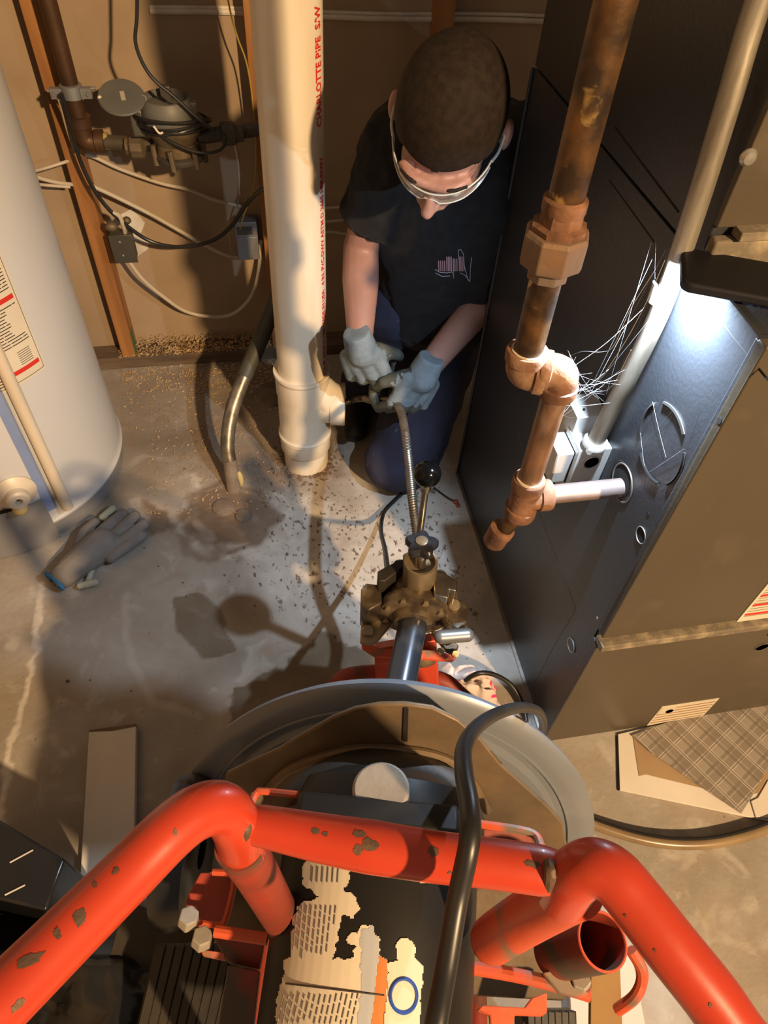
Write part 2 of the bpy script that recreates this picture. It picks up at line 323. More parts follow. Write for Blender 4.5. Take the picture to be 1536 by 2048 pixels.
speck = np.clip((n1*(.55+.45*n3*1.6)*1.05+dens*.22-.86)/.06, 0, 1)*np.clip(dens*2.2,0,1)
speck = np.maximum(speck, np.clip((n2+dens*.1-.93)/.05, 0, 1)*.8*np.clip(dens*3+.3,0,1))
gz = (fbm(gx, gy, 16, 51)-.5)*.0016
me = bpy.data.meshes.new('floor'); nv = nx*ny
me.vertices.add(nv); co_ = np.stack([gx, gy, gz], -1).reshape(-1, 3); me.vertices.foreach_set('co', co_.ravel())
ii, jj = np.meshgrid(np.arange(nx-1), np.arange(ny-1), indexing='ij'); a = (ii*ny+jj).ravel(); nf = len(a)
me.loops.add(nf*4); me.polygons.add(nf)
me.loops.foreach_set('vertex_index', np.stack([a, a+ny, a+ny+1, a+1], -1).ravel())
me.polygons.foreach_set('loop_start', np.arange(0, nf*4, 4)); me.polygons.foreach_set('use_smooth', np.ones(nf, bool)); me.update()
for nm, arr in (('stain', np.stack([wet_shade, brown, white, np.clip(dens, 0, 1)], -1)),):  # besides stains, carries some shade and lamp light painted into the colour
    at = me.attributes.new(nm, 'FLOAT_COLOR', 'POINT'); at.data.foreach_set('color', arr.reshape(-1).astype(np.float32))
floor = bpy.data.objects.new('floor', me); C.objects.link(floor); struct(floor)
m = bpy.data.materials.new('stained_concrete'); m.use_nodes = True; N, L = m.node_tree.nodes, m.node_tree.links; b = N['Principled BSDF']
tc = N.new('ShaderNodeTexCoord')
def nz(s, dt=8, dist=0):
    n = N.new('ShaderNodeTexNoise'); n.inputs['Scale'].default_value = s; n.inputs['Detail'].default_value = dt; n.inputs['Distortion'].default_value = dist
    L.new(tc.outputs['Object'], n.inputs['Vector']); return n.outputs['Fac']
def rp(f, a, b_, p0, p1):
    r = N.new('ShaderNodeValToRGB'); r.color_ramp.elements[0].position = p0; r.color_ramp.elements[1].position = p1
    r.color_ramp.elements[0].color = (*a,1); r.color_ramp.elements[1].color = (*b_,1); L.new(f, r.inputs[0]); return r.outputs[0]
def mix(f, a, b_):
    x = N.new('ShaderNodeMix'); x.data_type = 'RGBA'; L.new(f, x.inputs[0])
    if isinstance(a, tuple): x.inputs[6].default_value = (*a,1)
    else: L.new(a, x.inputs[6])
    if isinstance(b_, tuple): x.inputs[7].default_value = (*b_,1)
    else: L.new(b_, x.inputs[7])
    return x.outputs[2]
def mth(op, a, b_):
    x = N.new('ShaderNodeMath'); x.operation = op; x.use_clamp = True
    for i, q in enumerate((a, b_)):
        if isinstance(q, (int, float)): x.inputs[i].default_value = q
        else: L.new(q, x.inputs[i])
    return x.outputs[0]
atn = N.new('ShaderNodeAttribute'); atn.attribute_name = 'stain'; sp = N.new('ShaderNodeSeparateColor'); L.new(atn.outputs['Color'], sp.inputs[0])
base = rp(nz(3.2, 9, .4), (.20,.172,.138), (.43,.395,.35), .33, .66)
base = mix(mth('MULTIPLY', nz(38, 6), .35), base, (.2,.165,.13))
base = mix(mth('MULTIPLY', rp(nz(9, 7, .8), (0,0,0), (1,1,1), .5, .66), .38), base, (.27,.19,.12))
base = mix(mth('MULTIPLY', rp(nz(13, 8, 1.2), (0,0,0), (1,1,1), .56, .68), .35), base, (.52,.49,.44))
base = mix(mth('MULTIPLY', sp.outputs[2], mth('ADD', nz(30, 6), .25)), base, (.72,.68,.62))
base = mix(mth('MULTIPLY', sp.outputs[1], mth('ADD', nz(26, 6), .55)), base, (.115,.062,.028))
def speckle(scale, lo, gain, stretch):
    mp = N.new('ShaderNodeMapping'); mp.inputs['Scale'].default_value = stretch; mp.inputs['Rotation'].default_value = (0,0,.6); L.new(tc.outputs['Object'], mp.inputs[0])
    n = N.new('ShaderNodeTexNoise'); n.inputs['Scale'].default_value = scale; n.inputs['Detail'].default_value = 3; L.new(mp.outputs[0], n.inputs['Vector'])
    a = N.new('ShaderNodeMath'); a.operation = 'MULTIPLY_ADD'; L.new(atn.outputs['Alpha'], a.inputs[0]); a.inputs[1].default_value = .13; L.new(n.outputs['Fac'], a.inputs[2])
    b2 = N.new('ShaderNodeMath'); b2.operation = 'MULTIPLY_ADD'; b2.use_clamp = True; L.new(a.outputs[0], b2.inputs[0]); b2.inputs[1].default_value = gain; b2.inputs[2].default_value = -lo*gain
    return b2.outputs[0]
base = mix(mth('MULTIPLY', speckle(105, .715, 22, (1,.6,1)), .85), base, (.085,.05,.028))
base = mix(mth('MULTIPLY', speckle(42, .735, 22, (1,.8,1)), .75), base, (.11,.062,.035))
wet_shade_mix = N.new('ShaderNodeMix'); wet_shade_mix.data_type = 'RGBA'; wet_shade_mix.blend_type = 'MULTIPLY'; L.new(sp.outputs[0], wet_shade_mix.inputs[0]); L.new(base, wet_shade_mix.inputs[6]); wet_shade_mix.inputs[7].default_value = (.42,.37,.30,1)
L.new(wet_shade_mix.outputs[2], b.inputs['Base Color'])
L.new(rp(sp.outputs[0], (.78,)*3, (.35,)*3, 0, 1), b.inputs['Roughness'])
bp = N.new('ShaderNodeBump'); bp.inputs['Strength'].default_value = .55; bp.inputs['Distance'].default_value = .002
L.new(nz(85, 6), bp.inputs['Height']); L.new(bp.outputs[0], b.inputs['Normal']); me.materials.append(m)
# ================================================================ WALLS, FRAMING
WY = 1.82
b_ = MB().bb((x0, WY, 0), (x1, WY+.02, 2.4)); wb = struct(b_.build('wall_back', 'drywall', origin=(0,WY,0)))
struct(MB().bb((x0-.02, y0, 0), (x0, WY, 2.4)).build('wall_left', 'drywall', origin=(x0,0,0)))
# plastered seam in raised compound on the board
for (u0, v0, u1, v1, hh) in ((300,14,1100,33,.006),(300,22,1100,44,.010),):
    pa, pb = P(u0, v0, y=WY-.002), P(u1, v1, y=WY-.002)
    struct(MB().tube([pa+(pb-pa)*t+V((0,0,.002*math.sin(9*t))) for t in np.linspace(0,1,30)], hh*.6, 8).build('trim_1', 'mud'))
def strip(pix, r, nm, mt, y=None, **k):
    return MB().tube([P(u, v, y=(WY-.001)) for u, v in pix], r, 8, smooth=4).build(nm, mt, **k)
for pix, r in (([(470,290),(477,330),(480,390)], .0025),):  # pale strip stands in for a gap of light between two wall shadows
    struct(strip(pix, r, 'trim_2', 'mud'))
studs = [(-.392, 'orange-brown wall stud behind the dark iron water pipe, green stain at its foot'),
         (.045, 'wall stud half hidden behind the big white drain pipe'),
         (.462, 'wall stud seen above the head of the crouching person')]
for i, (sx, lb) in enumerate(studs):
    zb = .038
    t = MB().bb((sx-.019, WY-.062, zb), (sx+.019, WY, 2.38)).build('wall_stud', 'wood', origin=(sx, WY-.03, zb), bevel=.0015)
    tag(t, lb, 'stud', 'wall studs')
    if i == 0:
        MB().bb((sx+.0187, WY-.062, zb), (sx+.0197, WY-.02, zb+.075)).build('green_stain', 'greenpaint', t)
pl = MB().bb((-1.3, WY-.066, 0.0), (1.7, WY, .038)).build('bottom_plate', 'oldwood', origin=(0, WY-.03, 0), bevel=.003)
tag(pl, 'dirty wooden bottom plate along the foot of the back wall', 'plank')
# shavings: plenty on the plate and the floor at the wall foot
sh = MB()
def shav(p, s):
    a = random.uniform(0, math.tau); d = V((math.cos(a), math.sin(a), random.uniform(-.1,.35))).normalized(); e = d.cross(V((random.uniform(-.4,.4),random.uniform(-.4,.4),1))).normalized()
    l, w_ = s*random.uniform(.6,1.4), s*random.uniform(.2,.45); n = d.cross(e)
    sh.add([p-d*l-e*w_, p+d*l-e*w_, p+d*l+e*w_+n*w_*.5, p-d*l+e*w_], [(0,1,2,3)])
for k in range(3600):
    x = random.uniform(-.42, .1); q = random.random()
    if q < .55: p = V((x, random.uniform(WY-.066, WY-.004), .0395+random.random()*.022*(1-abs(random.random())))); p.z = .0395+max(0,(p.y-(WY-.07)))*.5*random.random()
    elif q < .80: p = V((x, WY-.07-abs(random.gauss(0,.09)), .003))
    else: p = V((random.uniform(-.33,.05), random.uniform(1.15,1.72), .003))
    shav(p, .0035 if q < .85 else .003)
o = sh.build('wood_shavings', 'shaving', origin=(-.15,1.7,0), smooth=0); tag(o, 'yellow wood shavings strewn along the wall foot and floor', 'shavings'); o['kind'] = 'stuff'
# ================================================================ WATER HEATER
hc = V((-.672, 1.372, 0)); hr = .285
ht = thing('water_heater', hc, 'tall white cylindrical water heater with grey base at the left edge', 'water heater')
MB().lathe([(0,0),(hr-.012,0),(hr-.008,.004),(hr-.008,.075),(0,.075)], hc, seg=96).build('base', 'heatergrey', ht)
jb = MB().lathe([(hr-.006,.055),(hr+.003,.056),(hr+.004,.062),(hr,.068),(hr,.08),(hr,1.42),(hr-.02,1.45),(0,1.46)], hc, seg=128).build('jacket', 'heater', ht)
def hp(ang, z, off=0): return hc+V((math.cos(ang)*(hr+off), math.sin(ang)*(hr+off), z))
def hang(u, v):                                   # angle and height of the jacket point seen there
    r = ray(u, v); ax, ay = CAM.x-hc.x, CAM.y-hc.y; A = r.x**2+r.y**2; B = 2*(ax*r.x+ay*r.y); Cc = ax*ax+ay*ay-(hr+.002)**2
    dsc = B*B-4*A*Cc; t = (-B-math.sqrt(max(dsc,0)))/(2*A); p = CAM+r*t; return math.atan2(p.y-hc.y, p.x-hc.x), p.z
def hpatch(a0, a1, z0, z1, off, mb, mi=0, n=10, th=.0006):
    vs = []; 
    for k in range(n+1):
        a = a0+(a1-a0)*k/n; vs += [hp(a,z0,off), hp(a,z1,off), hp(a,z0,off+th), hp(a,z1,off+th)]
    fs = []
    for k in range(n):
        i = 4*k; j = i+4; fs += [(i+2,j+2,j+3,i+3),(i,i+1,j+1,j),(i,j,j+2,i+2),(i+1,i+3,j+3,j+1)]
    fs += [(0,2,3,1),(4*n,4*n+1,4*n+3,4*n+2)]; mb.add(vs, fs, mi)
(aR, zB) = hang(93, 735)
aL = aR-.62; zT = zB+.42
lb_ = MB(); hpatch(aL, aR, zB, zT, .0004, lb_); lbo = lb_.build('warning_label', 'label', ht)
pr = MB(); rp_ = MB()
def fr(t, z): return aL+(aR-aL)*t, zB+z
hpatch(aL+.01, aR-.012, zB+.006, zB+.0068, .0011, pr)
hpatch(aR-.0145, aR-.012, zB+.006, zT-.006, .0011, pr, n=2)
for z0_, t0, t1 in ((.022,.62,.95),(.165,.3,.95)): 
    a, _ = fr(t0,0); c, _ = fr(t1,0); rp_ = MB(); hpatch(a, c, zB+z0_, zB+z0_+.009, .0012, rp_); rp_.build('red_bar', 'red_ink', lbo)
random.seed(3)
zz = .012
while zz < .41:
    if not (.019 < zz < .034 and False) and not .155 < zz < .18:
        e = .94 if zz > .075 else random.choice((.5,.58,.93 if zz < .02 else .55))
        if .095 < zz < .15: e = .80
        s0 = .02
        while s0 < e-.03:
            s1 = min(s0+random.uniform(.06,.3), e)
            if .019 < zz < .034: s1 = min(s1, .58)
            if s1 > s0: 
                a, _ = fr(s0,0); c, _ = fr(s1,0); hpatch(a, c, zB+zz, zB+zz+.0016, .0011, pr, n=3)
            s0 = s1+.012
            if .019 < zz < .034 and s0 > .55: break
    zz += .0062
for k in range(7): 
    a, _ = fr(.74,0); c, _ = fr(.9,0); hpatch(a, c, zB+.037+k*.0045, zB+.0378+k*.0045, .0012, pr, n=3)
pr.build('print_lines', 'ink', lbo)
# drain tube + blue film + valve + access opening
ab, zb_ = hang(122, 995); dt = MB(); dt.tube([hp(ab, .095, .018), hp(ab, 1.3, .018)], .0125, 18); o = dt.build('drain_tube', 'beige', ht)
mb = MB(); hpatch(ab-.135, ab-.055, .095, 1.3, .0006, mb, n=3); mb.build('blue_film_strip', 'blue', ht)
af, zf = hang(30, 985)
v0 = hp(af, zf, 0); vd = V((math.cos(af), math.sin(af), 0))
vl = MB().lathe([(.044,0),(.044,.004),(.034,.012),(.024,.016),(.024,.03),(.019,.034),(.008,.034),(.0075,.02)], v0, vd, 28).build('drain_valve', 'beige', ht)
MB().lathe([(0,.021),(.0085,.0215)], v0, vd, 16).build('valve_opening', 'hole', vl)
MB().ball(v0+V((-.005,0,-.035))+vd*.018, (.016,.018,.014)).build('valve_knob', mat('ochre_plastic', (.5,.38,.16)), vl)
ac, zc_ = hang(102,1035); _, zd_ = hang(70,1003)
mb = MB(); hpatch(ac-.8, ac, .004, zd_, .003, mb, n=16, th=.002); mb.build('access_cover', 'heatergrey', ht)
mb = MB(); hpatch(ac-.8, ac-.13, zd_-.004, zd_+.010, .0035, mb, n=12); mb.build('opening_slot', 'hole', ht)
mb = MB(); mb.tube([hp(ab+.015,.085,.004),hp(ab+.015,.0851,.0045)], .006, 12); mb.build('screw_notch', 'hole', ht)
# ================================================================ FURNACE
FX, FY0, FY1, FZ = .475, .475, 1.215, .958
fn = thing('furnace', (FX+.28, (FY0+FY1)/2, 0), 'black and brown sheet-metal furnace cabinet standing right of the crouching person', 'furnace')
MB().bb((FX+.001, FY0+.012, 0.004), (FX+.56, FY1, FZ-.001)).build('cabinet', 'furnblack', fn, bevel=.002)
MB().bb((FX-.0015, FY0+.0205, .0), (FX+.003, FY1+.001, FZ)).build('side_panel', 'furnblack', fn, bevel=.001)
MB().bb((FX-.004, FY0+.02, .41), (FX+.56, FY0+.014, FZ+.001)).build('door_return', 'furnblack', fn)
MB().bb((FX-.006, FY0-.001, .412), (FX+.56, FY0+.014, FZ+.002)).build('upper_door', ['furnolive'], fn, bevel=.002)
MB().bb((FX-.006, FY0+.0005, .415), (FX-.001, FY0+.018, FZ)).build('door_side_lip', 'furnblack', fn, bevel=.0015)
MB().bb((FX-.005, FY0+.0, .0), (FX+.56, FY0+.014, .385)).build('lower_door', 'furnolive', fn, bevel=.002)
MB().bb((FX-.0055, FY0+.001, .0), (FX-.001, FY0+.018, .385)).build('lower_door_lip', 'furnblack', fn, bevel=.001)
MB().bb((FX-.006, FY0-.012, .388), (FX+.56, FY0+.012, .404)).build('door_ledge', 'furndust', fn, bevel=.002)
# round knockout: four arc slots in the side
def arcs(cy, cz, r, wd, spans):
    out = []
    for a0, a1 in spans:
        mb = MB(); mb.tube([V((FX-.0022, cy+math.cos(a)*r, cz+math.sin(a)*r)) for a in np.linspace(a0, a1, 16)], wd, 6); out.append(mb)
    return out
kc = (P(1325,888,x=FX).y, P(1325,888,x=FX).z)
for mb in arcs(kc[0], kc[1], .0505, .0021, [(math.radians(a-33), math.radians(a+33)) for a in (0,90,180,270)]): mb.build('knockout_slot', 'hole', fn)
for mb in arcs(kc[0], kc[1], .0528, .0006, [(math.radians(a-33), math.radians(a+33)) for a in (0,90,180,270)]): mb.build('slot_rim', 'galv', fn)
def disc(p, r, nm, mt, parent, d=(-1,0,0), h=.0012, sy=1):
    return MB().lathe([(0,h),(r*.98,h),(r,h*.6),(r,-h)], p, d, 24).build(nm, mt, parent)
disc(V((FX, P(1240,965,x=FX).y, .645)), .027, 'pipe_opening', 'hole', fn, h=.0022)
MB().tube([V((FX-.002, .588+math.cos(a)*.0275, .645+math.sin(a)*.0275)) for a in np.linspace(0, math.tau, 40)[:-1]], .0013, 6, closed=True).build('opening_rim', 'galv', fn)
for u, v, r in ((1285,1070,.0115),(1277,1110,.0035),(1298,1028,.0035),(1449,840,.004),(1082,1337,.001),(1196,1236,.003)):
    q = P(u, v, x=FX); disc(V((FX, q.y, q.z)), r, 'screw_hole' if r < .01 else 'cable_hole', 'hole' if r > .0032 else 'galv', fn, h=.002 if u < 1440 else .0065)
q = P(1285,1070,x=FX); MB().tube([V((FX-.0025, q.y+math.cos(a)*.0118, q.z+math.sin(a)*.0118)) for a in np.linspace(0, math.tau, 30)[:-1]], .0008, 6, closed=True).build('hole_rim', 'galv', fn)
q = P(1145,1290,x=FX); lo = disc(V((FX, q.y, q.z)), .013, 'knockout_disc', 'furnblack', fn, h=.003)
MB().tube([V((FX-.003, q.y+math.cos(a)*.013, q.z+math.sin(a)*.013)) for a in np.linspace(0, math.tau, 30)[:-1]], .0009, 6, closed=True).build('disc_rim', 'galv', fn)
for pix in ([(1086,1047),(1120,1130),(1146,1201),(1148,1225),(1110,1290),(1072,1362)], [(1086,1047),(1060,960),(1035,860)]):
    MB().tube([P(u,v,x=FX-.001) for u,v in pix], .0009, 6, smooth=4).build('panel_crease', 'furnblack', fn)
for pix in ([(1230,255),(1357,424)], [(1219,360),(1309,484)], [(1447,650),(1536,760)]):
    MB().tube([P(u,v,x=FX-.0012) for u,v in pix], .0012, 6).build('panel_seam', 'hole', fn)
MB().tube([V((FX-.004, FY1-.002, 0)), V((FX-.004, FY1-.002, FZ))], .003, 8).build('rear_edge', 'furnblack', fn)
MB().bb((FX-.008, FY0+.01, 0), (FX+.0, FY1, .006)).build('bottom_edge', 'galv', fn)
# coil cabinet on top, set back
cc = thing('coil_cabinet', (FX+.29, .93, FZ), 'brown coil cabinet with dusty flange standing on top of the furnace, set back', 'cabinet')
MB().bb((FX-.001, .628, FZ+.003), (FX+.55, FY1, 2.2)).build('cabinet_body', 'furnblack', cc, bevel=.002)
MB().bb((FX-.0005, .622, 1.0), (FX+.55, .63, 2.2)).build('front_panel', 'furnolive', cc, bevel=.001)
fq = P(1460,440,y=.612)
MB().bb((FX+.02, .606, .992), (FX+.55, .624, 1.002)).build('flange', 'furndust', cc, bevel=.001)
MB().bb((FX-.0005, .612, FZ+.003), (FX+.55, .628, .99)).build('lower_channel', 'furndust', cc, bevel=.003)
q = P(1497,315,y=.622); MB().lathe([(.0,.004),(.006,.0035),(.0085,0),(.0085,-.002)], V((q.x,.622,q.z)), (0,-1,0), 20).build('screw', 'galv', cc)
# labels on the doors
def facelabel(pix, nm, parent, bars, yy=FY0-.0012, base='label', hdr=None, lines=0):
    pts = [P(u, v, y=yy) for u, v in pix]        # bl, tl, tr, br
    xs_ = [min(pts[0].x,pts[1].x), max(pts[2].x,pts[3].x)]; xa = (pts[0].x+pts[1].x)/2; xb = (pts[2].x+pts[3].x)/2; za = (pts[0].z+pts[3].z)/2; zb2 = (pts[1].z+pts[2].z)/2
    return xa, xb, za, zb2
lx0, lx1, lz0, lz1 = .690, .812, .006, .094
l1 = MB().bb((lx0, FY0-.0012, lz0), (lx1, FY0+.001, lz1)).build('instruction_label', 'label', fn)
M['orange_ink'] = mat('orange_ink', (.32,.14,.03))
for k in range(6): MB().bb((lx0+.003, FY0-.0017, lz0+.012+k*.0125), (lx1-.003, FY0-.001, lz0+.0142+k*.0125)).build('orange_rule', 'orange_ink', l1)
MB().bb((lx0+.002, FY0-.0019, lz1-.034), (lx0+.034, FY0-.0012, lz1-.002)).build('label_header', mat('cream_paper', (.68,.6,.47)), l1)
MB().lathe([(0,.001),(.008,.001)], V((lx0+.025, FY0-.0018, lz1-.024)), (0,-1,0), 12).build('pictogram', 'ink', l1)
l2x0, l2x1, l2z0, l2z1 = .698, .83, .410, .53
l2 = MB().bb((l2x0, FY0-.0022, l2z0), (l2x1, FY0, l2z1)).build('warning_label', 'label', fn)
for k in range(4): MB().bb((l2x0+.005, FY0-.0027, l2z0+.018+k*.027), (l2x1-.004, FY0-.002, l2z0+.024+k*.027)).build('red_bar', 'red_ink', l2)
mb = MB()
for k in range(15):
    if (k*.0065 % .027) > .005: mb.bb((l2x0+.005, FY0-.0026, l2z0+.008+k*.0074), (l2x1-.006, FY0-.002, l2z0+.0087+k*.0074))
mb.build('print_lines', 'ink', l2)
MB().lathe([(.0115,.0008),(.012,.0016),(.0128,.0008)], V((.80, FY0, .30)), (0,-1,0), 24).build('knockout_ring', 'furndust', fn)
disc(V((.79, FY0, .345)), .003, 'screw_hole', 'hole', fn, d=(0,-1,0))
# ================================================================ PVC DRAIN STACK
pc = V((.081, 1.313, 0)); pt = V((.093, 1.313, 2.3)); PR = .057
dp = thing('drain_pipe', pc, 'thick white plastic drain pipe with red lettering rising from the floor', 'drain pipe')
def pax(z): return pc+(pt-pc)*(z/2.3)
MB().tube([pax(.02), pax(2.3)], PR, 64).build('pipe', 'pvc', dp)
ft = MB().lathe([(.057,-.004),(.0575,.055),(.060,.056),(.0635,.062),(.064,.10),(.0665,.102),(.0665,.112),(.064,.114),(.062,.12),(.0615,.235),(.0635,.242),(.064,.292),(.066,.294),(.0675,.302),(.0665,.306),(.0575,.304)], pc, seg=64).build('wye_fitting', 'pvc', dp)
pd = V((1, -.16, 0)).normalized()
mb = MB(); q0 = pax(.20); mb.tube([q0, q0+pd*.072], .047, 40, caps=False); mb.tube([q0+V((0,0,.075)), q0+pd*.03+V((0,0,.045)), q0+pd*.066+V((0,0,.004))], [.03,.043,.046], 32, smooth=5)
mb.lathe([(.0475,0),(.052,.002),(.0525,.034),(.0515,.037),(.0455,.037),(.0445,.034),(.0445,.0)], q0+pd*.064, pd, 48); mb.build('side_port', 'pvc', dp)
MB().lathe([(0,.001),(.044,.001)], q0+pd*.075, pd, 32).build('port_opening', 'hole', dp)
# red lettering around the pipe, reading upward
def text_mesh(s, size, font_spacing=1.0):
    c = bpy.data.curves.new('t', 'FONT'); c.body = s; c.size = size; c.space_character = font_spacing; c.resolution_u = 2; c.offset = size*.035
    o = bpy.data.objects.new('t', c); C.objects.link(o); bpy.context.evaluated_depsgraph_get().update()
    me = bpy.data.meshes.new_from_object(o.evaluated_get(bpy.context.evaluated_depsgraph_get()))
    vs = [tuple(v.co) for v in me.vertices]; fs = [tuple(p.vertices) for p in me.polygons]
    bpy.data.objects.remove(o); bpy.data.curves.remove(c); bpy.data.meshes.remove(me); return vs, fs
camaz = math.atan2(CAM.y-pc.y, CAM.x-pc.x)
def pipe_text(s, size, v0, v1, dang, mname):
    vs, fs = text_mesh(s, size); mb = MB(); out = []; z0 = P(648, v0, y=1.30).z; z1 = P(648, v1, y=1.30).z; xm = max(v[0] for v in vs); vs = [(x/xm*(z1-z0), y, 0) for x, y, _ in vs]
    for x, y, _ in vs:                         # x along the pipe (up), y around it (tops of the letters face left)
        a = camaz+dang-y/PR; out.append(pax(z0+x)+V((math.cos(a), math.sin(a), 0))*(PR+.0005))
    mb.add(out, fs); return mb.build('red_lettering', mname, dp, smooth=0)
zc = [q for q in np.linspace(.3,1.4,400)]
pipe_text('CHARLOTTE PIPE  S/W', .021, 243, 2, math.radians(63), 'red_ink')
pipe_text('4 IN. PVC-DWV ASTM D 2665 NSF-DWV', .016, 560, 305, math.radians(66), 'red_ink')
pipe_text('SCH 40 ASTM D 1785 MADE IN USA', .016, 742, 570, math.radians(66), 'red_ink')
mb = MB()
for k in range(240):
    a = random.uniform(0, math.tau); r = .059+.04*random.random()**2; p = pc+V((math.cos(a)*r, math.sin(a)*r, 0)); s_ = random.uniform(.0015,.005); mb.ball(p, (s_*random.uniform(.7,1.8), s_*random.uniform(.7,1.6), s_*.7), 6, 4)
o = mb.build('rubble_ring', 'cast'); tag(o, 'rubble of broken concrete ringing the foot of the white drain pipe', 'rubble'); o['kind'] = 'stuff'
oc = P(545,790,z=0); mb = MB().lathe([(.055,-.002),(.05,.008),(.035,.011),(0,.012)], oc, seg=32); tag(mb.build('drain_cover', 'oldconc', bevel=0), 'round dusty concrete lid behind the white drain pipe', 'cap')
# ================================================================ GAS LINE (iron pipe, union, elbows, tee, drip cap)
GX, GY = .292, .628
gl = thing('gas_pipe', (GX, GY, .5), 'rusty iron gas pipe with union, two elbows, tee and capped leg before the furnace', 'pipe')
top = V((GX, GY, 2.3)); eA = P(1046,742,x=GX); GYY = eA.y; zA = eA.z
Bq = V((.333, .588, 0)); eB = V((.333, .590, zA+.006)); tee = P(1045,985,x=.333); stub_z = tee.z; 
gx0 = V((GX, GYY, 0))
un = P(1093,455,x=GX).z
MB().tube([V((GX,GYY,un+.02)), V((GX, GYY, 2.3))], .0172, 28).build('upper_pipe', 'blackpipe', gl)
MB().tube([V((GX,GYY,zA+.02)), V((GX,GYY,un-.02))], .0168, 28).build('middle_pipe', 'blackpipe', gl)
def hexr(r, n=8): return r
u_ = V((GX,GYY,un))
mb = MB(); mb.lathe([(.0175,-.040),(.0215,-.038),(.0215,-.022),(.026,-.021)], u_, seg=8); mb.lathe([(.0255,-.026),(.032,-.022),(.033,-.018),(.033,.008),(.031,.012),(.024,.013)], u_, seg=8); 
mb.build('union_nut', mat('grey_rust_nut', (.17,.13,.095), (.24,.125,.065), .7, .3, scale=18, bump=.4), gl, smooth=20, bevel=.001)
mb = MB(); mb.lathe([(.027,.010),(.028,.018),(.0215,.020),(.0215,.034),(.0185,.037),(.0175,.037)], u_, seg=8); mb.lathe([(.0205,.03),(.0215,.033),(.0215,.043),(.0175,.045)], u_, seg=24); mb.build('union_collar', 'rust', gl, smooth=25)
def elbow(p, d1, d2, r, nm, L1=.03, L2=.03):
    d1, d2 = V(d1).normalized(), V(d2).normalized(); mb = MB(); rb = r*1.22
    pts = [p+d1*L1*.8, p+d1*L1*.35+d2*.001, p+(d1+d2)*.001, p+d2*L2*.35, p+d2*L2*.8]
    mb.tube(smooth_path([p+d1*L1*.9, p+d1*L1*.25, p+d2*L2*.25, p+d2*L2*.9], 6), rb, 28)
    for d, L_ in ((d1, L1), (d2, L2)): mb.lathe([(rb*.98,L_*.5),(rb*1.14,L_*.55),(rb*1.16,L_*.9),(rb*1.1,L_),(r*.9,L_)], p, d, 28)
    return mb.build(nm, 'rust', gl)
dAB = (eB-V((GX,GYY,zA))); dAB.z = 0
elbow(V((GX,GYY,zA)), (0,0,1), dAB, .0175, 'elbow', .030, .026)
elbow(eB, -dAB, (0,0,-1), .0168, 'elbow', .026, .030)
MB().tube([V((GX,GYY,zA)), eB], .0145, 20).build('nipple', 'rust', gl)
teeP = V((.333, .590, stub_z))
MB().tube([eB, teeP], .0158, 24).build('lower_pipe', 'rustpipe', gl)
mb = MB(); mb.tube([teeP+V((0,0,.034)), teeP-V((0,0,.034))], .0195, 28); mb.tube([teeP, teeP+V((.034,0,0))], .0195, 28)
for d in ((0,0,1),(0,0,-1),(1,0,0)): mb.lathe([(.019,.018),(.0222,.02),(.0225,.034),(.0215,.037),(.015,.037)], teeP, d, 28)
mb.build('tee', 'rust', gl)
stub = P(1250,972,x=FX)
MB().tube([teeP+V((.03,0,0)), V((FX+.02, stub.y+.004, stub_z+.004))], .0135, 24).build('stub_pipe', mat('pinkish_brown_pipe', (.30,.23,.21), (.2,.14,.12), .45, .5, scale=18, bump=.2), gl)
capz = P(995,1075,y=.594).z; lowp = V((.333-.022, .594, capz))
MB().tube([teeP-V((0,0,.03)), lowp], .0122, 20).build('drip_nipple', 'blackpipe', gl)
dd = (lowp-teeP).normalized()
MB().lathe([(.0135,-.024),(.0185,-.022),(.0185,-.012),(.0172,-.010),(.0172,.010),(.013,.016),(0,.018)], lowp, dd, 28).build('end_cap', 'rust', gl)
MB().tube([teeP+V((0,0,.033)), teeP+V((0,0,.040))], .0185, 20).build('sealant_ring', 'beige', gl)
MB().tube([V((GX,GYY,zA+.026)), V((GX,GYY,zA+.031))], .0192, 20).build('sealant_ring', 'beige', gl)
# ================================================================ CONDUIT, SWITCH BOXES
cx_ = .452
bot = P(1190,885,x=.445)
mb = MB(); ct = P(1518,0,x=.452); mb.tube([V((.452,ct.y,2.25)), V((.452,ct.y,1.6)), V((.452,ct.y,1.3)), ct, P(1455,210,x=.452), P(1390,420,x=.452), P(1325,610,x=.452), P(1262,745,x=.450), P(1225,815,x=.448), bot], .0118, 24, smooth=8)
cd = mb.build('conduit', 'conduit', origin=bot); tag(cd, 'grey metal conduit bending down the furnace side to the switch boxes', 'conduit')
cp = P(1325,585,x=.452)
MB().lathe([(.012,-.012),(.0142,-.011),(.0142,.011),(.012,.012)], cp, P(1340,550,x=.452)-P(1310,640,x=.452), 20).build('strap', 'galv', cd)
sb = thing('switch_box', V((.45,.64,.6)), 'pale steel double switch box fixed to the furnace below the conduit', 'switch box')
def fpt(u, v, x): return P(u, v, x=x)
def obox(c, s, nm, m_, parent, bv=.0015): return MB().box(c, s).build(nm, m_, parent, bevel=bv)
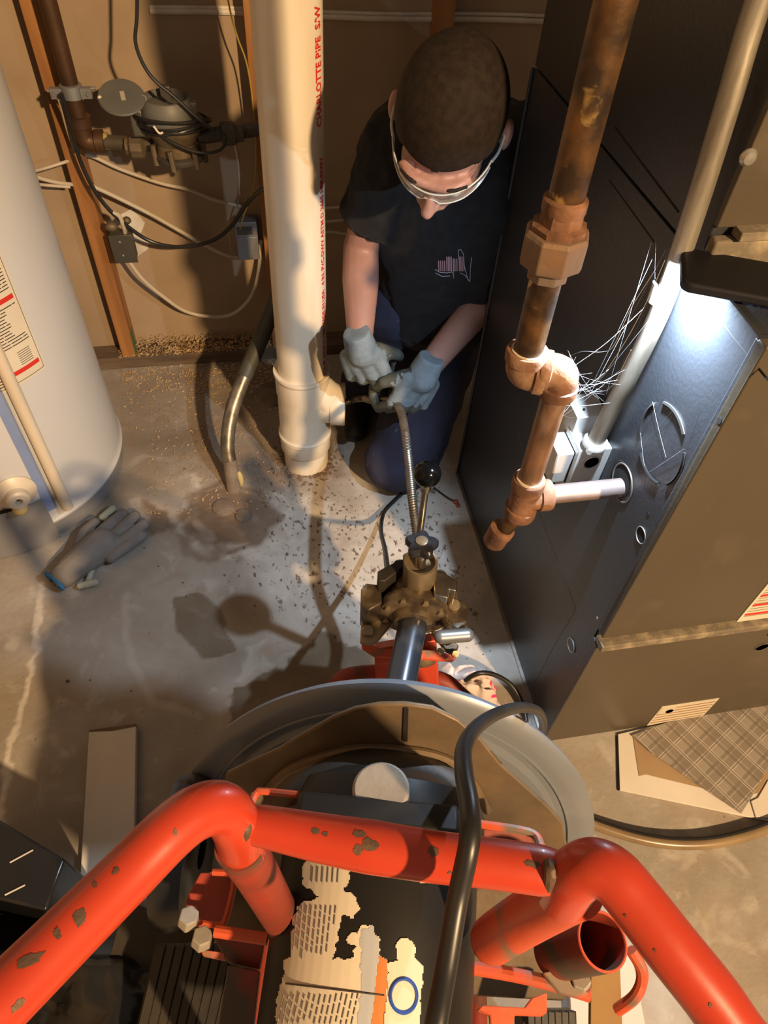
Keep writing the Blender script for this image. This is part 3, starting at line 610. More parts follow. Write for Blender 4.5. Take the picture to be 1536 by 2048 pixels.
# main box: top plate (lit) runs along y
p_tr = fpt(1200,905,.47); 
bx0, bx1 = .425, .4735
c1 = V(((bx0+bx1)/2, .668, .622))
obox(V((.449, .665, .610)), (.049, .052, .105), 'box', 'whitebox', sb)
obox(V((.449, .700, .655)), (.046, .05, .075), 'box', 'whitebox', sb)
obox(V((.412, .672, .618)), (.026, .046, .062), 'cover', 'whitebox', sb, .003)
obox(V((.4265, .672, .618)), (.004, .050, .066), 'gasket', 'boxblue', sb, .001)
for z_, y_ in ((.637,.6385),(.585,.6385)):
    k = MB().tube([V((.449+math.cos(a)*.012, y_, z_+math.sin(a)*.012)) for a in np.linspace(0, math.tau, 26)[:-1]], .0014, 6, closed=True).build('knockout_ring', 'galv', sb)
    MB().lathe([(0,.0008),(.0115,.0008)], V((.449, .6395, z_)), (0,-1,0), 20).build('knockout', 'boxdark', sb)
MB().lathe([(.0125,-.004),(.0175,-.003),(.0175,.004),(.0155,.007),(.0125,.007)], bot, P(1225,815,x=.448)-bot, 24).build('connector', 'whitebox', sb)
MB().lathe([(0,.004),(.004,.004),(.005,0),(.005,-.01)], bot+V((-.012,-.012,-.004)), (-.4,-.8,.2), 6).build('clamp_screw', 'galv', sb)
for y_, z_ in ((.66,.664),(.69,.694)): MB().lathe([(0,.001),(.0018,.001),(.0018,-.001)], V((.44, y_, z_)), (0,0,1), 10).build('screw_hole', 'hole', sb)
# ================================================================ PHONE lying on the furnace top, torch shining down past its edge
zt = FZ+.0045
pl_ = [P(1397,486,z=.979), P(1640,545,z=.979), None, None]
a_ = P(1398,484,z=.979); b2 = P(1404,600,z=.979)
ydir = (a_-b2).normalized(); ydir.z = 0; ydir.normalize(); xdir = V((ydir.y, -ydir.x, 0))
wd = .074; cen = a_ - ydir*wd/2 + xdir*.08 - V((.018,0,0)); cen.z = FZ+.0045+.0055+.0015
def rrect(c, L_, W_, r, n=6):
    out = []
    for sx, sy, a0 in ((1,1,0),(-1,1,90),(-1,-1,180),(1,-1,270)):
        for k in range(n+1):
            a = math.radians(a0+90*k/n); out.append(c+xdir*(sx*(L_/2-r)+math.cos(a)*r)+ydir*(sy*(W_/2-r)+math.sin(a)*r))
    return out
ph = MB().prism(rrect(cen-V((0,0,.0055)), .16, wd, .012), (0,0,.011)).build('mobile_phone', 'phoneedge', bevel=.003, bseg=3, origin=cen-V((0,0,.0055)))
tag(ph, 'black mobile phone lying on the furnace top with its torch on', 'phone')
MB().prism(rrect(cen+V((0,0,.0050)), .154, wd-.006, .010), (0,0,.0009)).build('screen', 'phone', ph)
lm = bpy.data.materials.new('torch_led'); lm.use_nodes = True; bs = lm.node_tree.nodes['Principled BSDF']; bs.inputs['Emission Color'].default_value = (.8,.9,1,1); bs.inputs['Emission Strength'].default_value = 20
lc = cen-xdir*.073+ydir*.0; lc.z = cen.z-.0058
MB().lathe([(0,.0006),(.004,.0006),(.004,0)], lc, (0,0,-1), 16).build('torch', lm, ph)
bpy.data.objects['phone_flash'].location = lc-V((0,0,.0022))
# ================================================================ COBWEBS
wb_ = MB(); random.seed(11)
A_ = [P(1130,760,y=.60), P(1300,600,x=.44), P(1238,760,x=.44), P(1140,715,y=.6), P(1120,800,y=.6), P(1215,800,x=.44), P(1120,850,x=.40), P(1335,500,x=.445), P(1180,780,x=.42)]
def thread(a, b, r=.00022, sag=.006):
    m_ = (a+b)/2-V((0,0,sag*random.uniform(.2,1.4))); wb_.tube(smooth_path([a, m_, b], 4), r, 4)
for k in range(26):
    i, j = random.sample(range(len(A_)), 2); jit = lambda: V([random.gauss(0,.010) for _ in range(3)])
    thread(A_[i]+jit(), A_[j]+jit(), random.choice((.00008,.0001,.00016)))
for pix in ([(1140,712),(1165,703),(1205,704),(1228,690),(1260,620),(1310,540)], [(1140,770),(1190,765),(1240,700),(1290,610),(1330,520)], [(1150,775),(1215,780),(1262,700)]):
    wb_.tube(smooth_path([P(u,v,x=.40) for u,v in pix],5), .0003, 5)
for k in range(7):
    a = P(random.uniform(1270,1380), random.uniform(780,990), x=FX-.003); thread(a, P(random.uniform(1240,1400), random.uniform(780,900), x=FX-.004), .00013, .001)
o = wb_.build('cobweb', 'web', origin=P(1200,740,x=.4)); tag(o, 'dusty cobweb strands between the rusty pipe and the conduit', 'cobweb'); o['kind'] = 'stuff'
# ================================================================ WATER METER + IRON WATER PIPE ON THE WALL
wp = thing('water_pipe', V((-.343,1.70,.66)), 'dark iron water pipe with elbow and clamp on the stud left of the meter', 'pipe')
eb = P(182,283,y=1.70); vx = -.344
MB().tube([V((vx,1.70,2.3)), V((vx,1.70,eb.z+.03))], .0172, 24).build('riser', 'darkpipe', wp)
mb = MB(); p = V((vx,1.70,eb.z)); mb.tube(smooth_path([p+V((0,0,.05)), p+V((0,0,.012)), p+V((.012,0,0)), p+V((.04,0,0))],6), .0215, 24); mb.lathe([(.021,.03),(.024,.032),(.024,.052),(.021,.054)], p, (0,0,1), 24); mb.lathe([(.021,.02),(.024,.022),(.024,.04),(.017,.042)], p, (1,0,0), 24); mb.build('elbow', 'darkpipe', wp)
mx0 = P(262,282,y=1.66); mc = V((-.150, 1.655, 0)); mz = .672
MB().tube([p+V((.03,0,0)), V((mc.x-.05, mc.y+.02, eb.z))], .0150, 20).build('nipple', mat('dull_grey_brass_nipple', (.16,.135,.085), (.1,.085,.06), .55, .5, scale=20), wp)
MB().tube([p+V((.041,0,0)), p+V((.050,0,0))], .0175, 16).build('thread_seal', mat('yellow_tape', (.40,.31,.09)), wp)
clz = P(140,182,y=1.70).z; cq = V((vx,1.70,clz))
mb = MB(); mb.lathe([(.018,-.014),(.0225,-.012),(.0225,.012),(.018,.014)], cq, (0,0,1), 20); mb.box(cq+V((.03,-.01,0)), (.022,.012,.02)); mb.box(cq+V((-.03,-.01,0)), (.022,.012,.02)); mb.cyl(cq+V((.034,-.022,0)), cq+V((.034,.012,0)), .0035, seg=8); mb.cyl(cq+V((-.034,-.022,0)), cq+V((-.034,.012,0)), .0035, seg=8); mb.cyl(cq+V((-.046,-.01,.004)), cq+V((.05,-.01,.008)), .0035, seg=8)
mb.build('ground_clamp', 'boxblue', wp)
mt = thing('water_meter', V((mc.x, mc.y, .62)), 'grey and bronze water meter wrapped in black wire, round lid swung open', 'water meter')
zb0 = P(365,330,y=mc.y-.05).z
MB().lathe([(.0,-.006),(.052,-.006),(.055,0),(.055,.006),(.047,.009)], V((mc.x+.008,mc.y,zb0)), seg=32).build('bottom_plate', 'boxdark', mt)
MB().lathe([(.045,.004),(.043,.03),(.056,.05),(.064,.062),(.064,.074),(.05,.08)], V((mc.x+.004,mc.y,zb0)), seg=40).build('bronze_body', 'meterbronze', mt)
for a in (200, 255, 310, 350): MB().cyl(V((mc.x+.008+math.cos(math.radians(a))*.055, mc.y+math.sin(math.radians(a))*.055, zb0-.012)), V((mc.x+.006+math.cos(math.radians(a))*.055, mc.y+math.sin(math.radians(a))*.055, zb0+.03)), .006, seg=8).build('bolt', 'meterbronze', mt)
rg = MB().lathe([(.058,.068),(.060,.085),(.056,.108),(.050,.118),(.046,.119),(.045,.106),(0,.105)], V((mc.x-.002,mc.y,zb0)), seg=40).build('register_housing', 'meterplastic', mt)
MB().box(V((mc.x-.002, mc.y+.02, zb0+.118)), (.022,.014,.03)).build('hinge_block', 'boxdark', rg, bevel=.002)
MB().box(V((mc.x+.052, mc.y-.01, zb0+.10)), (.014,.02,.024)).build('hasp', 'galv', rg, bevel=.002)
MB().box(V((mc.x-.066, mc.y-.005, zb0+.075)), (.03,.04,.055)).build('terminal_block', 'boxdark', mt, bevel=.005)
ldc = P(243,195,y=1.635); n_ = V((.05,-.42,.9)).normalized()
ld = MB().lathe([(0,-.003),(.045,-.003),(.047,0),(.045,.003),(.03,.004),(0,.004)], ldc, n_, 36).build('lid', 'meterplastic', mt)
ax_ = frame(n_); MB().box(ldc+n_*.0045+V((.003,0,0)), (.009,.022,.0012), (V((.9,.2,0)).normalized(), V((-.15,.9,.42)).normalized(), n_)).build('lid_tab', mat('pale_paper_tab', (.4,.36,.28)), ld)
MB().tube([ldc+V((.044,.0,-.002)), V((mc.x-.052, mc.y, zb0+.112))], .006, 10).build('lid_hinge', 'meterplastic', ld)
MB().ball(ldc+V((-.042,-.004,.001)), .005, 10, 6).build('lid_catch', 'label', ld)
rz = P(470,265,y=1.665).z
mb = MB(); mb.tube([V((mc.x+.05,mc.y,rz-.004)), V((.10,1.70,rz))], .0155, 20); mb.lathe([(.015,.0),(.024,.004),(.024,.03),(.0185,.036),(.0185,.05),(.015,.05)], V((mc.x+.10,mc.y+.008,rz-.002)), (1,.1,0), 10); mb.build('outlet_pipe', 'boxdark', mt)
mb = MB(); mb.lathe([(.015,.0),(.024,.004),(.024,.028),(.0185,.034),(.0185,.04)], V((mc.x-.065,mc.y+.012,eb.z)), (-1,.1,0), 10); mb.build('inlet_nut', 'meterbronze', mt)
wr = MB()
for k in range(6):
    ph_ = random.uniform(0,6); wr.tube([V((mc.x+math.cos(a)*(.066+.003*k%2)+.004, mc.y+math.sin(a)*(.066+.002*(k%3)), zb0+.070+k*.0035+.008*math.sin(a+ph_)-.018*max(0,math.cos(a-.9)) )) for a in np.linspace(0, math.tau, 40)[:-1]], .0030, 8, closed=True)
wr.tube(smooth_path([P(300,255,y=1.60), P(345,285,y=1.585), P(400,305,y=1.585), P(440,300,y=1.59), P(452,275,y=1.60), P(430,255,y=1.60)],6), .003, 8)
wr.build('wire_coil', 'blackcable', mt)
MB().tube([P(307,252,y=1.578), P(318,266,y=1.578), P(326,265,y=1.578)], .0022, 8, smooth=4).build('wire_tag', 'label', mt)
# ================================================================ CABLES
def cable(pix, r, mt_, label, y0=None, group=None, name='cable', seg=10):
    pts = [P(u, v, y=(y if y else y0)) for u, v, y in [(q+(None,))[:3] for q in pix]]
    o = MB().tube(pts, r, seg, smooth=8).build(name, mt_, origin=pts[0]); return tag(o, label, 'cable', group)
cable([(275,-60),(274,30),(272,90),(300,150),(350,195),(400,240),(430,262)], .0035, 'blackcable', 'black wire hanging from above down to the water meter', 1.60)
cable([(122,188,1.66),(140,240,1.68),(160,320,1.70),(195,390,1.70),(240,440,1.70),(300,482,1.71),(360,494,1.70),(420,483,1.69),(460,455,1.68),(490,412,1.64),(520,382,1.58),(548,372,1.5)], .0048, 'blackcable', 'thick black cable looping from the pipe clamp to behind the white drain pipe')
cable([(118,200,1.68),(133,255,1.715),(150,305,1.72)], .003, 'romex', 'thin pale ground wire beside the dark iron pipe, below its clamp')
RX = 'white cables stapled across the studs'
cable([(66,343,1.74),(95,335,1.74),(130,324,1.755),(165,312,1.79)], .0036, 'romex', 'topmost short white cable between heater and left stud', group=None)
cable([(66,352,1.74),(100,362,1.74),(135,368,1.755),(180,370,1.79)], .0045, 'romex', 'middle short white cable between heater and left stud')
cable([(70,368,1.74),(100,371,1.74),(140,374,1.755)], .0036, 'romex', 'lowest short white cable between heater and left stud')
cable([(160,312,1.80),(185,313,1.80),(240,338,1.795),(320,366,1.79),(380,380,1.79),(430,400,1.80),(490,414,1.81)], .0045, 'romex', 'long white cable running below the water meter to the right box')
cable([(180,370,1.75),(230,393,1.76),(300,428,1.77),(360,462,1.78),(410,490,1.785),(460,512,1.79),(505,512,1.80),(520,490,1.80)], .0052, 'romex', 'white cable sagging across behind the thick black cable loop')
cable([(225,425,1.70),(238,432,1.70),(246,450,1.70),(250,466,1.71)], .0052, 'romex', 'short white cable entering the dark box from above')
cable([(256,520,1.735),(285,558,1.73),(325,592,1.74),(370,622,1.75),(420,633,1.76),(465,628,1.765),(500,596,1.77),(516,550,1.78),(523,480,1.80)], .0052, 'romex', 'lowest long white cable hanging from the dark box to the grey box')
cable([(450,-40),(460,20),(475,75),(494,130),(506,210),(512,300),(508,370),(488,430),(480,458)], .0019, 'yellow', 'thin yellow wire hanging beside the second stud', 1.74)
for i, (v0_, v1_, lb) in enumerate(((416,414,'top'),(443,433,'middle'),(464,468,'bottom'))):
    cable([(560,v0_+4),(655,v0_),(690,(v0_+v1_)/2+(-2,1,2)[i]),(725,v1_),(800,v1_+2)], .0036, 'romex', f'{lb} one of three white cables on the wall between the white pipe and the person', 1.80)
# electrical boxes on the wall
q = P(246,495,y=1.70); jb_ = thing('junction_box', q-V((0,0,.05)), 'dark grey steel junction box on the left stud with torn white plaster behind', 'junction box')
MB().box(q+V((0,.018,-.004)), (.052,.036,.07)).build('box', 'boxdark', jb_, bevel=.003)
MB().box(q+V((0,-.001,-.004)), (.056,.003,.074)).build('cover_plate', 'boxdark', jb_, bevel=.001)
for dz in (.016,-.02): MB().lathe([(0,.002),(.003,.001),(.003,-.002)], q+V((-.004,-.003,dz)), (0,-1,0), 8).build('screw', 'galv', jb_)
mb = MB(); mb.ball(q+V((-.018,.012,.048)), (.016,.012,.012), 10, 6); mb.ball(q+V((.022,.014,.062)), (.011,.01,.009), 10, 6); mb.tube([q+V((.012,.012,.03)), q+V((.014,.012,.06))], .007, 10); mb.build('cable_clamp', 'meterbronze', jb_)
pts = [(235,432),(262,418),(278,432),(290,446),(281,468),(298,478),(296,498),(276,512),(262,505),(250,470)]
pp = MB().prism([P(u,v,y=WY-.004) for u,v in pts], (0,.0035,0)).build('torn_plaster', 'mud', wb)
q = P(495,487,y=1.775); j2 = thing('junction_box', q-V((0,0,.05)), 'pale grey steel box with blank cover beside the second stud', 'junction box')
MB().box(q+V((0,.02,.006)), (.058,.04,.105)).build('box', 'boxblue', j2, bevel=.002)
MB().box(q+V((0,-.001,-.014)), (.054,.003,.064)).build('cover_plate', 'boxblue', j2, bevel=.001)
MB().box(q+V((-.004,-.0005,.036)), (.04,.002,.022)).build('box_opening', 'boxdark', j2)
# ================================================================ DRAIN HOSE into the floor pit
hb = P(468,985,z=.0); pts = [hb-V((0,0,.02)), P(462,940,z=.045), P(455,890,z=.10), P(462,830,z=.155), P(482,770,z=.21), P(512,700,z=.27), P(545,620,z=.345), P(566,560,z=.42)]
dh = thing('standpipe_hose', hb, 'black and bare metal hose pipe curving down into the rusty floor pit', 'hose')
sp_ = smooth_path(pts, 8); cut = int(len(sp_)*.62); cut0 = int(len(sp_)*.2)
MB().tube(sp_[cut-1:], .0195, 24).build('rubber_sleeve', mat('dull_green_black_rubber', (.03,.03,.022), (.055,.055,.04), .6, scale=12), dh)
MB().tube(sp_[cut0:cut], .0175, 24).build('metal_hose', mat('scuffed_tin', (.34,.31,.25), (.12,.10,.075), .4, .7, scale=24, stretch=(1,1,.4), bump=.3), dh)
MB().tube(sp_[:cut0+1], .0178, 24).build('plastered_end', 'oldconc', dh)
mb = MB(); mb.ball(P(480,958,z=.02), (.009,.009,.028), 12, 8); mb.build('foam_blob', mat('yellow_foam', (.5,.42,.2), bump=.8), dh)
pit = MB()
for u, v, r, h in ((447,1015,.03,.004),(487,1032,.022,.004)):
    pit.lathe([(r,-.003),(r*.9,h),(r*.5,h+.003),(0,h+.003)], P(u,v,z=0), seg=24)
o = pit.build('corroded_fittings', 'oldconc'); tag(o, 'corroded round fittings in the rusty stain below the hose', 'pipe fittings')
# ================================================================ DRAIN MACHINE
R_ = V((math.cos(math.radians(14)), -math.sin(math.radians(14)), 0)); U_ = V((math.sin(math.radians(14)), math.cos(math.radians(14)), 0)); Z_ = V((0,0,1))
th = math.radians(20); A3 = U_*math.cos(th)-Z_*math.sin(th); T3 = U_*math.sin(th)+Z_*math.cos(th)
C0 = P(792,1655,d=.92)-R_*.011-T3*.019
def ML(r, p, t): return C0+R_*r+A3*p+T3*t
dm = thing('drain_cleaning_machine', V((C0.x,C0.y,0)), 'red framed drum drain cleaning machine with grey drum and black motor, nearest the camera', 'drain machine')
DR = .270
MB().lathe([(.10,-.012),(DR-.05,-.012),(DR-.045,-.004),(DR-.022,-.006),(DR-.008,-.004),(DR,.002),(DR-.003,.010),(DR-.016,.026),(DR-.05,.06),(.18,.105),(.12,.15),(.05,.165),(.05,.14)], C0, A3, 128).build('drum', 'drum', dm)
MB().tube([C0+A3*-.006+(R_*math.cos(a)+T3*math.sin(a))*(DR-.034) for a in np.linspace(0,math.tau,120)[:-1]], .0022, 6, closed=True).build('drum_rib', 'drum', dm)
def PP(u, v, off):                    # point of the plane through C0+A3*off normal to the drum axis
    r = ray(u, v); o_ = C0+A3*off; return CAM+r*((o_-CAM).dot(A3)/r.dot(A3))
g = [(445,1600),(455,1540),(500,1518),(560,1490),(610,1460),(665,1428),(710,1410),(760,1401),(810,1400),(865,1408),(915,1432),(960,1470),(1000,1520),(1050,1565),(1100,1610),(1125,1640),(1135,1700),(1120,1800),(480,1750)]
gd = MB().prism([PP(u,v,-.05) for u,v in g], -A3*.006).build('rear_guard', 'guard', dm, bevel=.002)
mb = MB(); mb.prism([PP(u,v,-.0575) for u,v in ((808,1416),(817,1416),(815,1482),(805,1482))], -A3*.001); mb.build('guard_slot', 'hole', gd)
mb = MB(); mb.tube(smooth_path([PP(u,v,-.06) for u,v in ((520,1600),(570,1545),(640,1515),(720,1498),(790,1500),(870,1512),(930,1545),(975,1620))],6), .006, 10); mb.build('guard_ridge', 'guard', gd)
# motor: barrel with end bell
mc0 = P(770,1610,d=.70); mc1 = P(728,2060,d=.615)
Mx = (mc0-mc1).normalized()
def mot(a): return mc0 + (mc1-mc0).normalized()*a
mr = .094
mot_ = MB().lathe([(0,-.03),(.05,-.03),(.080,-.018),(.088,0),(mr,.02),(mr,.34),(mr-.012,.36),(0,.362)], mc0, mc1-mc0, 72).build('motor', 'motor', dm)
bz = MB().lathe([(.092,.012),(.099,.014),(.099,.030),(.093,.032)], mc0, mc1-mc0, 72).build('motor_band', 'motor', mot_)
capc = P(762,1583,d=.60)
MB().lathe([(.0245,-.03),(.0245,.004),(.022,.0065),(0,.007)], capc, (CAM-capc).normalized()*.6+V((0,.35,.7)), 36).build('round_cap', 'cap', mot_)
MB().box(P(755,1645,d=.585), (.135,.028,.03), (R_, (A3).normalized(), T3)).build('cap_ledge', 'motor', mot_, bevel=.004)
# dark hump between guard and motor
mb = MB(); mb.tube([P(560,1680,d=.72), P(605,1592,d=.735), P(700,1545,d=.75), P(800,1543,d=.755), P(900,1580,d=.745), P(945,1670,d=.72)], [.018,.02,.022,.022,.02,.018], 16, smooth=6); mb.ball(P(765,1640,d=.74), (.085,.05,.05), 24, 14); mb.build('bearing_housing', 'grime', mot_)
# torn labels wrapped on the motor
bvh_cache = {}
def bvh(o):
    dg = bpy.context.evaluated_depsgraph_get(); dg.update(); e = o.evaluated_get(dg); me_ = e.to_mesh()
    mw = root_mat(o if not o.parent else (o.parent if not o.parent.parent else o.parent.parent))
    t = BVHTree.FromPolygons([mw @ v.co for v in me_.vertices], [tuple(p.vertices) for p in me_.polygons]); e.to_mesh_clear(); return t
def decal(tree, pix, name, mt_, parent, off=.0008, step=7, th_=.0, rag=0):
    """a patch laid on a surface, outlined where the photo shows it"""
    us = [p[0] for p in pix]; vs_ = [p[1] for p in pix]; mb = MB(); idx = {}; 
    nu = max(1,int((max(us)-min(us))/step)+1); nv_ = max(1,int((max(vs_)-min(vs_))/step)+1)
    def vert(i, j):
        if (i,j) in idx: return idx[(i,j)]
        h = tree.ray_cast(CAM, ray(min(us)+i*step, min(vs_)+j*step).normalized())
        if h[0] is None: idx[(i,j)] = None; return None
        n = h[1] if h[1].dot(CAM-h[0]) > 0 else -h[1]
        mb.v.append(h[0]+n*off); idx[(i,j)] = len(mb.v)-1; return idx[(i,j)]
    for i in range(nu):
        for j in range(nv_):
            cu, cv = min(us)+(i+.5)*step, min(vs_)+(j+.5)*step; c = False; n = len(pix)
            if rag: cu += rag*(float(vnoise(np.array(cu), np.array(cv), .09, 3))-.5); cv += rag*(float(vnoise(np.array(cu), np.array(cv), .09, 4))-.5)
            for k in range(n):
                (ax, ay), (bx, by) = pix[k], pix[(k+1)%n]
                if ((ay > cv) != (by > cv)) and cu < (bx-ax)*(cv-ay)/(by-ay)+ax: c = not c
            if not c: continue
            q = [vert(i,j), vert(i+1,j), vert(i+1,j+1), vert(i,j+1)]
            if None in q: continue
            mb.f.append(tuple(q)); mb.mi.append(0)
    if not mb.f: return None
    return mb.build(name, mt_, parent)
mt_t = bvh(mot_)
L1 = [(612,1722),(655,1728),(703,1735),(695,1765),(690,1780),(712,1798),(718,1815),(704,1836),(690,1830),(680,1850),(678,1880),(668,1905),(668,1915),(690,1920),(708,1912),(712,1895),(697,1885),(700,1866),(718,1862),(725,1848),(745,1850),(757,1885),(757,1912),(775,1920),(771,1990),(760,2060),(548,2060),(560,1980),(570,1930),(580,1905),(584,1880),(590,1830),(596,1812),(612,1805),(625,1800),(640,1793),(612,1775),(604,1755)]
decal(mt_t, L1, 'torn_label', 'label', mot_, .0007, 2.5, rag=10)
decal(mt_t, [(758,1912),(776,1922),(766,2060),(742,2060),(750,1990)], 'orange_label_stripe', mat('orange_print', (.62,.19,.03)), mot_, .0011, 2.5, rag=4)
decal(mt_t, [(722,1860),(745,1850),(757,1885),(757,1912),(750,1990),(742,2060),(715,2060),(722,1960)], 'blue_grey_print', mat('pale_blue_print', (.42,.45,.5)), mot_, .0010, 2.5, rag=6)
decal(mt_t, [(792,1890),(800,1876),(822,1880),(830,1895),(828,1915),(843,1932),(845,1960),(838,2060),(768,2060),(775,1930),(793,1922)], 'cream_label', 'label', mot_, .0011, 2.5, rag=7)
ring = [(806+26*math.cos(a), 1991+34*math.sin(a)) for a in np.linspace(0, math.tau, 40)]
def onsurf(tree, u, v, off):
    h = tree.ray_cast(CAM, ray(u, v).normalized())
    if h[0] is None: return None
    n = h[1] if h[1].dot(CAM-h[0]) > 0 else -h[1]; return h[0]+n*off
pts = [onsurf(mt_t, u, v, .0012) for u, v in ring]; pts = [p for p in pts if p]
MB().tube(pts[:-1], .0015, 6, closed=True).build('blue_ring', mat('blue_print', (.02,.08,.42)), mot_)
mb = MB()
for k in range(15):
    u = 570+k*10.5
    for (v0_, v1_) in ((1985,2048),):
        v = v0_+random.uniform(0,6)
        while v < v1_-6:
            e = min(v1_, v+random.uniform(8,22)); a, b2_ = onsurf(mt_t, u-(v-1985)*.22, v, .0011), onsurf(mt_t, u-(e-1985)*.22, e, .0011)
            if a and b2_: mb.tube([a, b2_], .0006, 4)
            v = e+5
for k in range(9):
    u = 598+k*9.5; v = 1812
    while v < 1900:
        e = v+random.uniform(8,20); a, b2_ = onsurf(mt_t, u-(v-1800)*.1, v, .0011), onsurf(mt_t, u-(e-1800)*.1, e, .0011)
        if a and b2_ and not (u > 672 and v > 1850): mb.tube([a, b2_], .0006, 4)
        v = e+4
for k in range(6):
    u = 628+k*10; a, b2_ = onsurf(mt_t, u, 1735, .0011), onsurf(mt_t, u-2, 1765, .0011)
    if a and b2_: mb.tube([a, b2_], .0006, 4)
mb.build('print_lines', mat('grey_print', (.2,.19,.19)), mot_)
a, b2_ = [onsurf(mt_t, u, v, .0012) for u, v in ((574,1967),(768,1990))]
pts = [onsurf(mt_t, 574+(768-574)*t, 1967+23*t, .0012) for t in np.linspace(0,1,14)]
MB().tube([p for p in pts if p], .0007, 5).build('label_rule', 'ink', mot_)
for pix in ([(822,1746),(834,1748),(856,1760),(850,1766)],): decal(mt_t, [(815,1745),(838,1748),(860,1762),(848,1768),(826,1758)], 'label_scrap', 'label', mot_, .001, 3)
# ---- handle
hd = [None]
def tubep(pts, r, nm, m_='red', par=None, seg=28, sm=8): return MB().tube([P(u,v,d=d) for u,v,d in pts], r, seg, smooth=sm).build(nm, m_, par or dm)
HL = [(-190,2200,.30),(-60,2065,.325),(110,1895,.36),(250,1755,.392),(345,1660,.412),(400,1622,.425),(445,1618,.437),(472,1650,.452),(485,1700,.48)]
HR = [(1640,2230,.375),(1500,2100,.372),(1420,1990,.378),(1340,1890,.386),(1270,1800,.396),(1225,1750,.402),(1185,1735,.408),(1150,1752,.418),(1125,1790,.44)]
hl = tubep(HL, .0162, 'handle_tube'); hrr = tubep(HR, .0162, 'handle_tube')
tubep([(478,1645,.455),(540,1655,.452),(640,1675,.449),(740,1693,.444),(860,1712,.438),(980,1726,.432),(1080,1740,.428),(1130,1748,.428)], [.012,.0130,.0148,.0160,.0152,.0146,.0145,.012], 'cross_tube')
tubep([(478,1690,.47),(512,1745,.53),(560,1830,.62),(590,1880,.68)], .0165, 'post', 'reddirty')
tubep([(1150,1775,.44),(1085,1815,.50),(1010,1862,.555),(985,1880,.575)], .0185, 'post', 'redworn')
MB().ball(P(985,1880,d=.577), (.0185,.0185,.0185)).build('post_end', 'redworn', dm)
ct_ = [o for o in dm.children if o.name.startswith('cross_tube')][0]
for u, v, d in ((496,1655,.438),(1108,1748,.412)): MB().tube([P(u-9,v-22,d=d+.004), P(u-6,v,d=d-.001), P(u-9,v+24,d=d+.006)], .0042, 10, smooth=4).build('weld_bead', 'bare', dm)
# chips and wear in the paint of the tubes (bare metal patches with their own outlines)
hb_ = [bvh(hl), bvh(hrr), bvh(ct_)]
def chip(tree, u, v, a, b_2, rot=0, seed=0):
    rr = random.Random(seed); pix = []
    for k in range(11):
        t = math.tau*k/11; x, y = a*math.cos(t)*rr.uniform(.65,1.1), b_2*math.sin(t)*rr.uniform(.65,1.1); c, s_ = math.cos(rot), math.sin(rot); pix.append((u+x*c-y*s_, v+x*s_+y*c))
    decal(tree, pix, 'paint_chip', 'bare', dm, .0003, 2.5)
for i, (u, v, a, b_2, rt_) in enumerate(((160,1835,20,14,-1.2),(115,1868,9,13,0),(60,1920,34,13,-.5),(232,1742,10,6,-.8),(190,1770,6,6,0),(35,2010,20,8,-.8),(150,1680,3,3,0),(350,1665,5,8,0))): chip(hb_[0], u, v, a, b_2, rt_, i)
for i, (u, v, a, b_2) in enumerate(((630,1662,10,7),(650,1668,8,5),(720,1668,14,9),(738,1690,20,16),(716,1700,10,12),(866,1702,14,11),(1066,1728,17,9),(900,1745,5,3))): chip(hb_[2], u, v, a, b_2, .1, 20+i)
for i, (u, v, a, b_2) in enumerate(((1310,1900,4,4),(1250,1830,3,4),(1420,2010,4,5))): chip(hb_[1], u, v, a, b_2, .1, 40+i)
# ---- frame pieces beside the motor
def plate(pix, d, nm, m_='reddirty', thick=.006, par=None, bv=.0015):
    pts = [P(u, v, d=d if not hasattr(d,'__len__') else d[i]) for i, (u, v) in enumerate(pix)]
    return MB().prism(pts, V((0,0,-thick))).build(nm, m_, par or dm, bevel=bv)
plate([(400,1745),(462,1745),(466,1790),(448,1850),(375,1845),(370,1800)], .72, 'side_bracket')
tubep([(425,1744,.70),(460,1748,.70),(468,1765,.70),(462,1800,.695),(450,1842,.69),(437,1850,.69),(390,1845,.69)], .0032, 'bracket_rim', 'redworn', None, 8)
plate([(466,1745),(560,1760),(560,1885),(440,1850)], .76, 'side_plate', 'guard')
MB().tube([P(430,1862,d=.66), P(535,1878,d=.655)], .0055, 10).build('cross_rod', 'redworn', dm)
plate([(425,1872),(530,1882),(520,1940),(455,1925)], .70, 'lower_bracket', 'reddirty')
plate([(400,1898),(450,1905),(452,1922),(405,1912)], .66, 'bracket_tab', 'redworn')
plate([(455,1930),(520,1942),(500,2120),(425,2120)], .69, 'frame_strap', 'reddirty', .012)
for u, v, d in ((378,1830,.66),(405,1870,.655)):
    b0 = P(u, v, d=d); MB().cyl(b0, b0+V((-.003,-.003,-.014)), .0095, .0105, 6).build('hex_bolt', 'cap', dm, smooth=0, bevel=.0012)
for k in range(9):
    u = 300+k*19; MB().tube([P(u+26,1890,d=.95), P(u,2000,d=.93), P(u-30,2130,d=.92)], .0098, 6).build('track_rib', 'grime', dm)
plate([(250,1800),(470,1880),(430,2150),(150,2150)], 1.02, 'belt_track', 'grime', .05)
plate([(500,1585),(512,1580),(620,1590),(620,1620),(500,1608)], .70, 'channel_web', 'guard')
tubep([(500,1612,.68),(514,1586,.69),(530,1583,.69),(620,1592,.69)], .0035, 'channel_rim', 'redworn', None, 8)
tubep([(960,1648,.69),(1040,1660,.68),(1072,1672,.675),(1084,1700,.66)], .0042, 'channel_rim', 'redworn', None, 8)
plate([(950,1655),(1060,1668),(1080,1720),(950,1712)], .72, 'channel_web', 'reddirty')
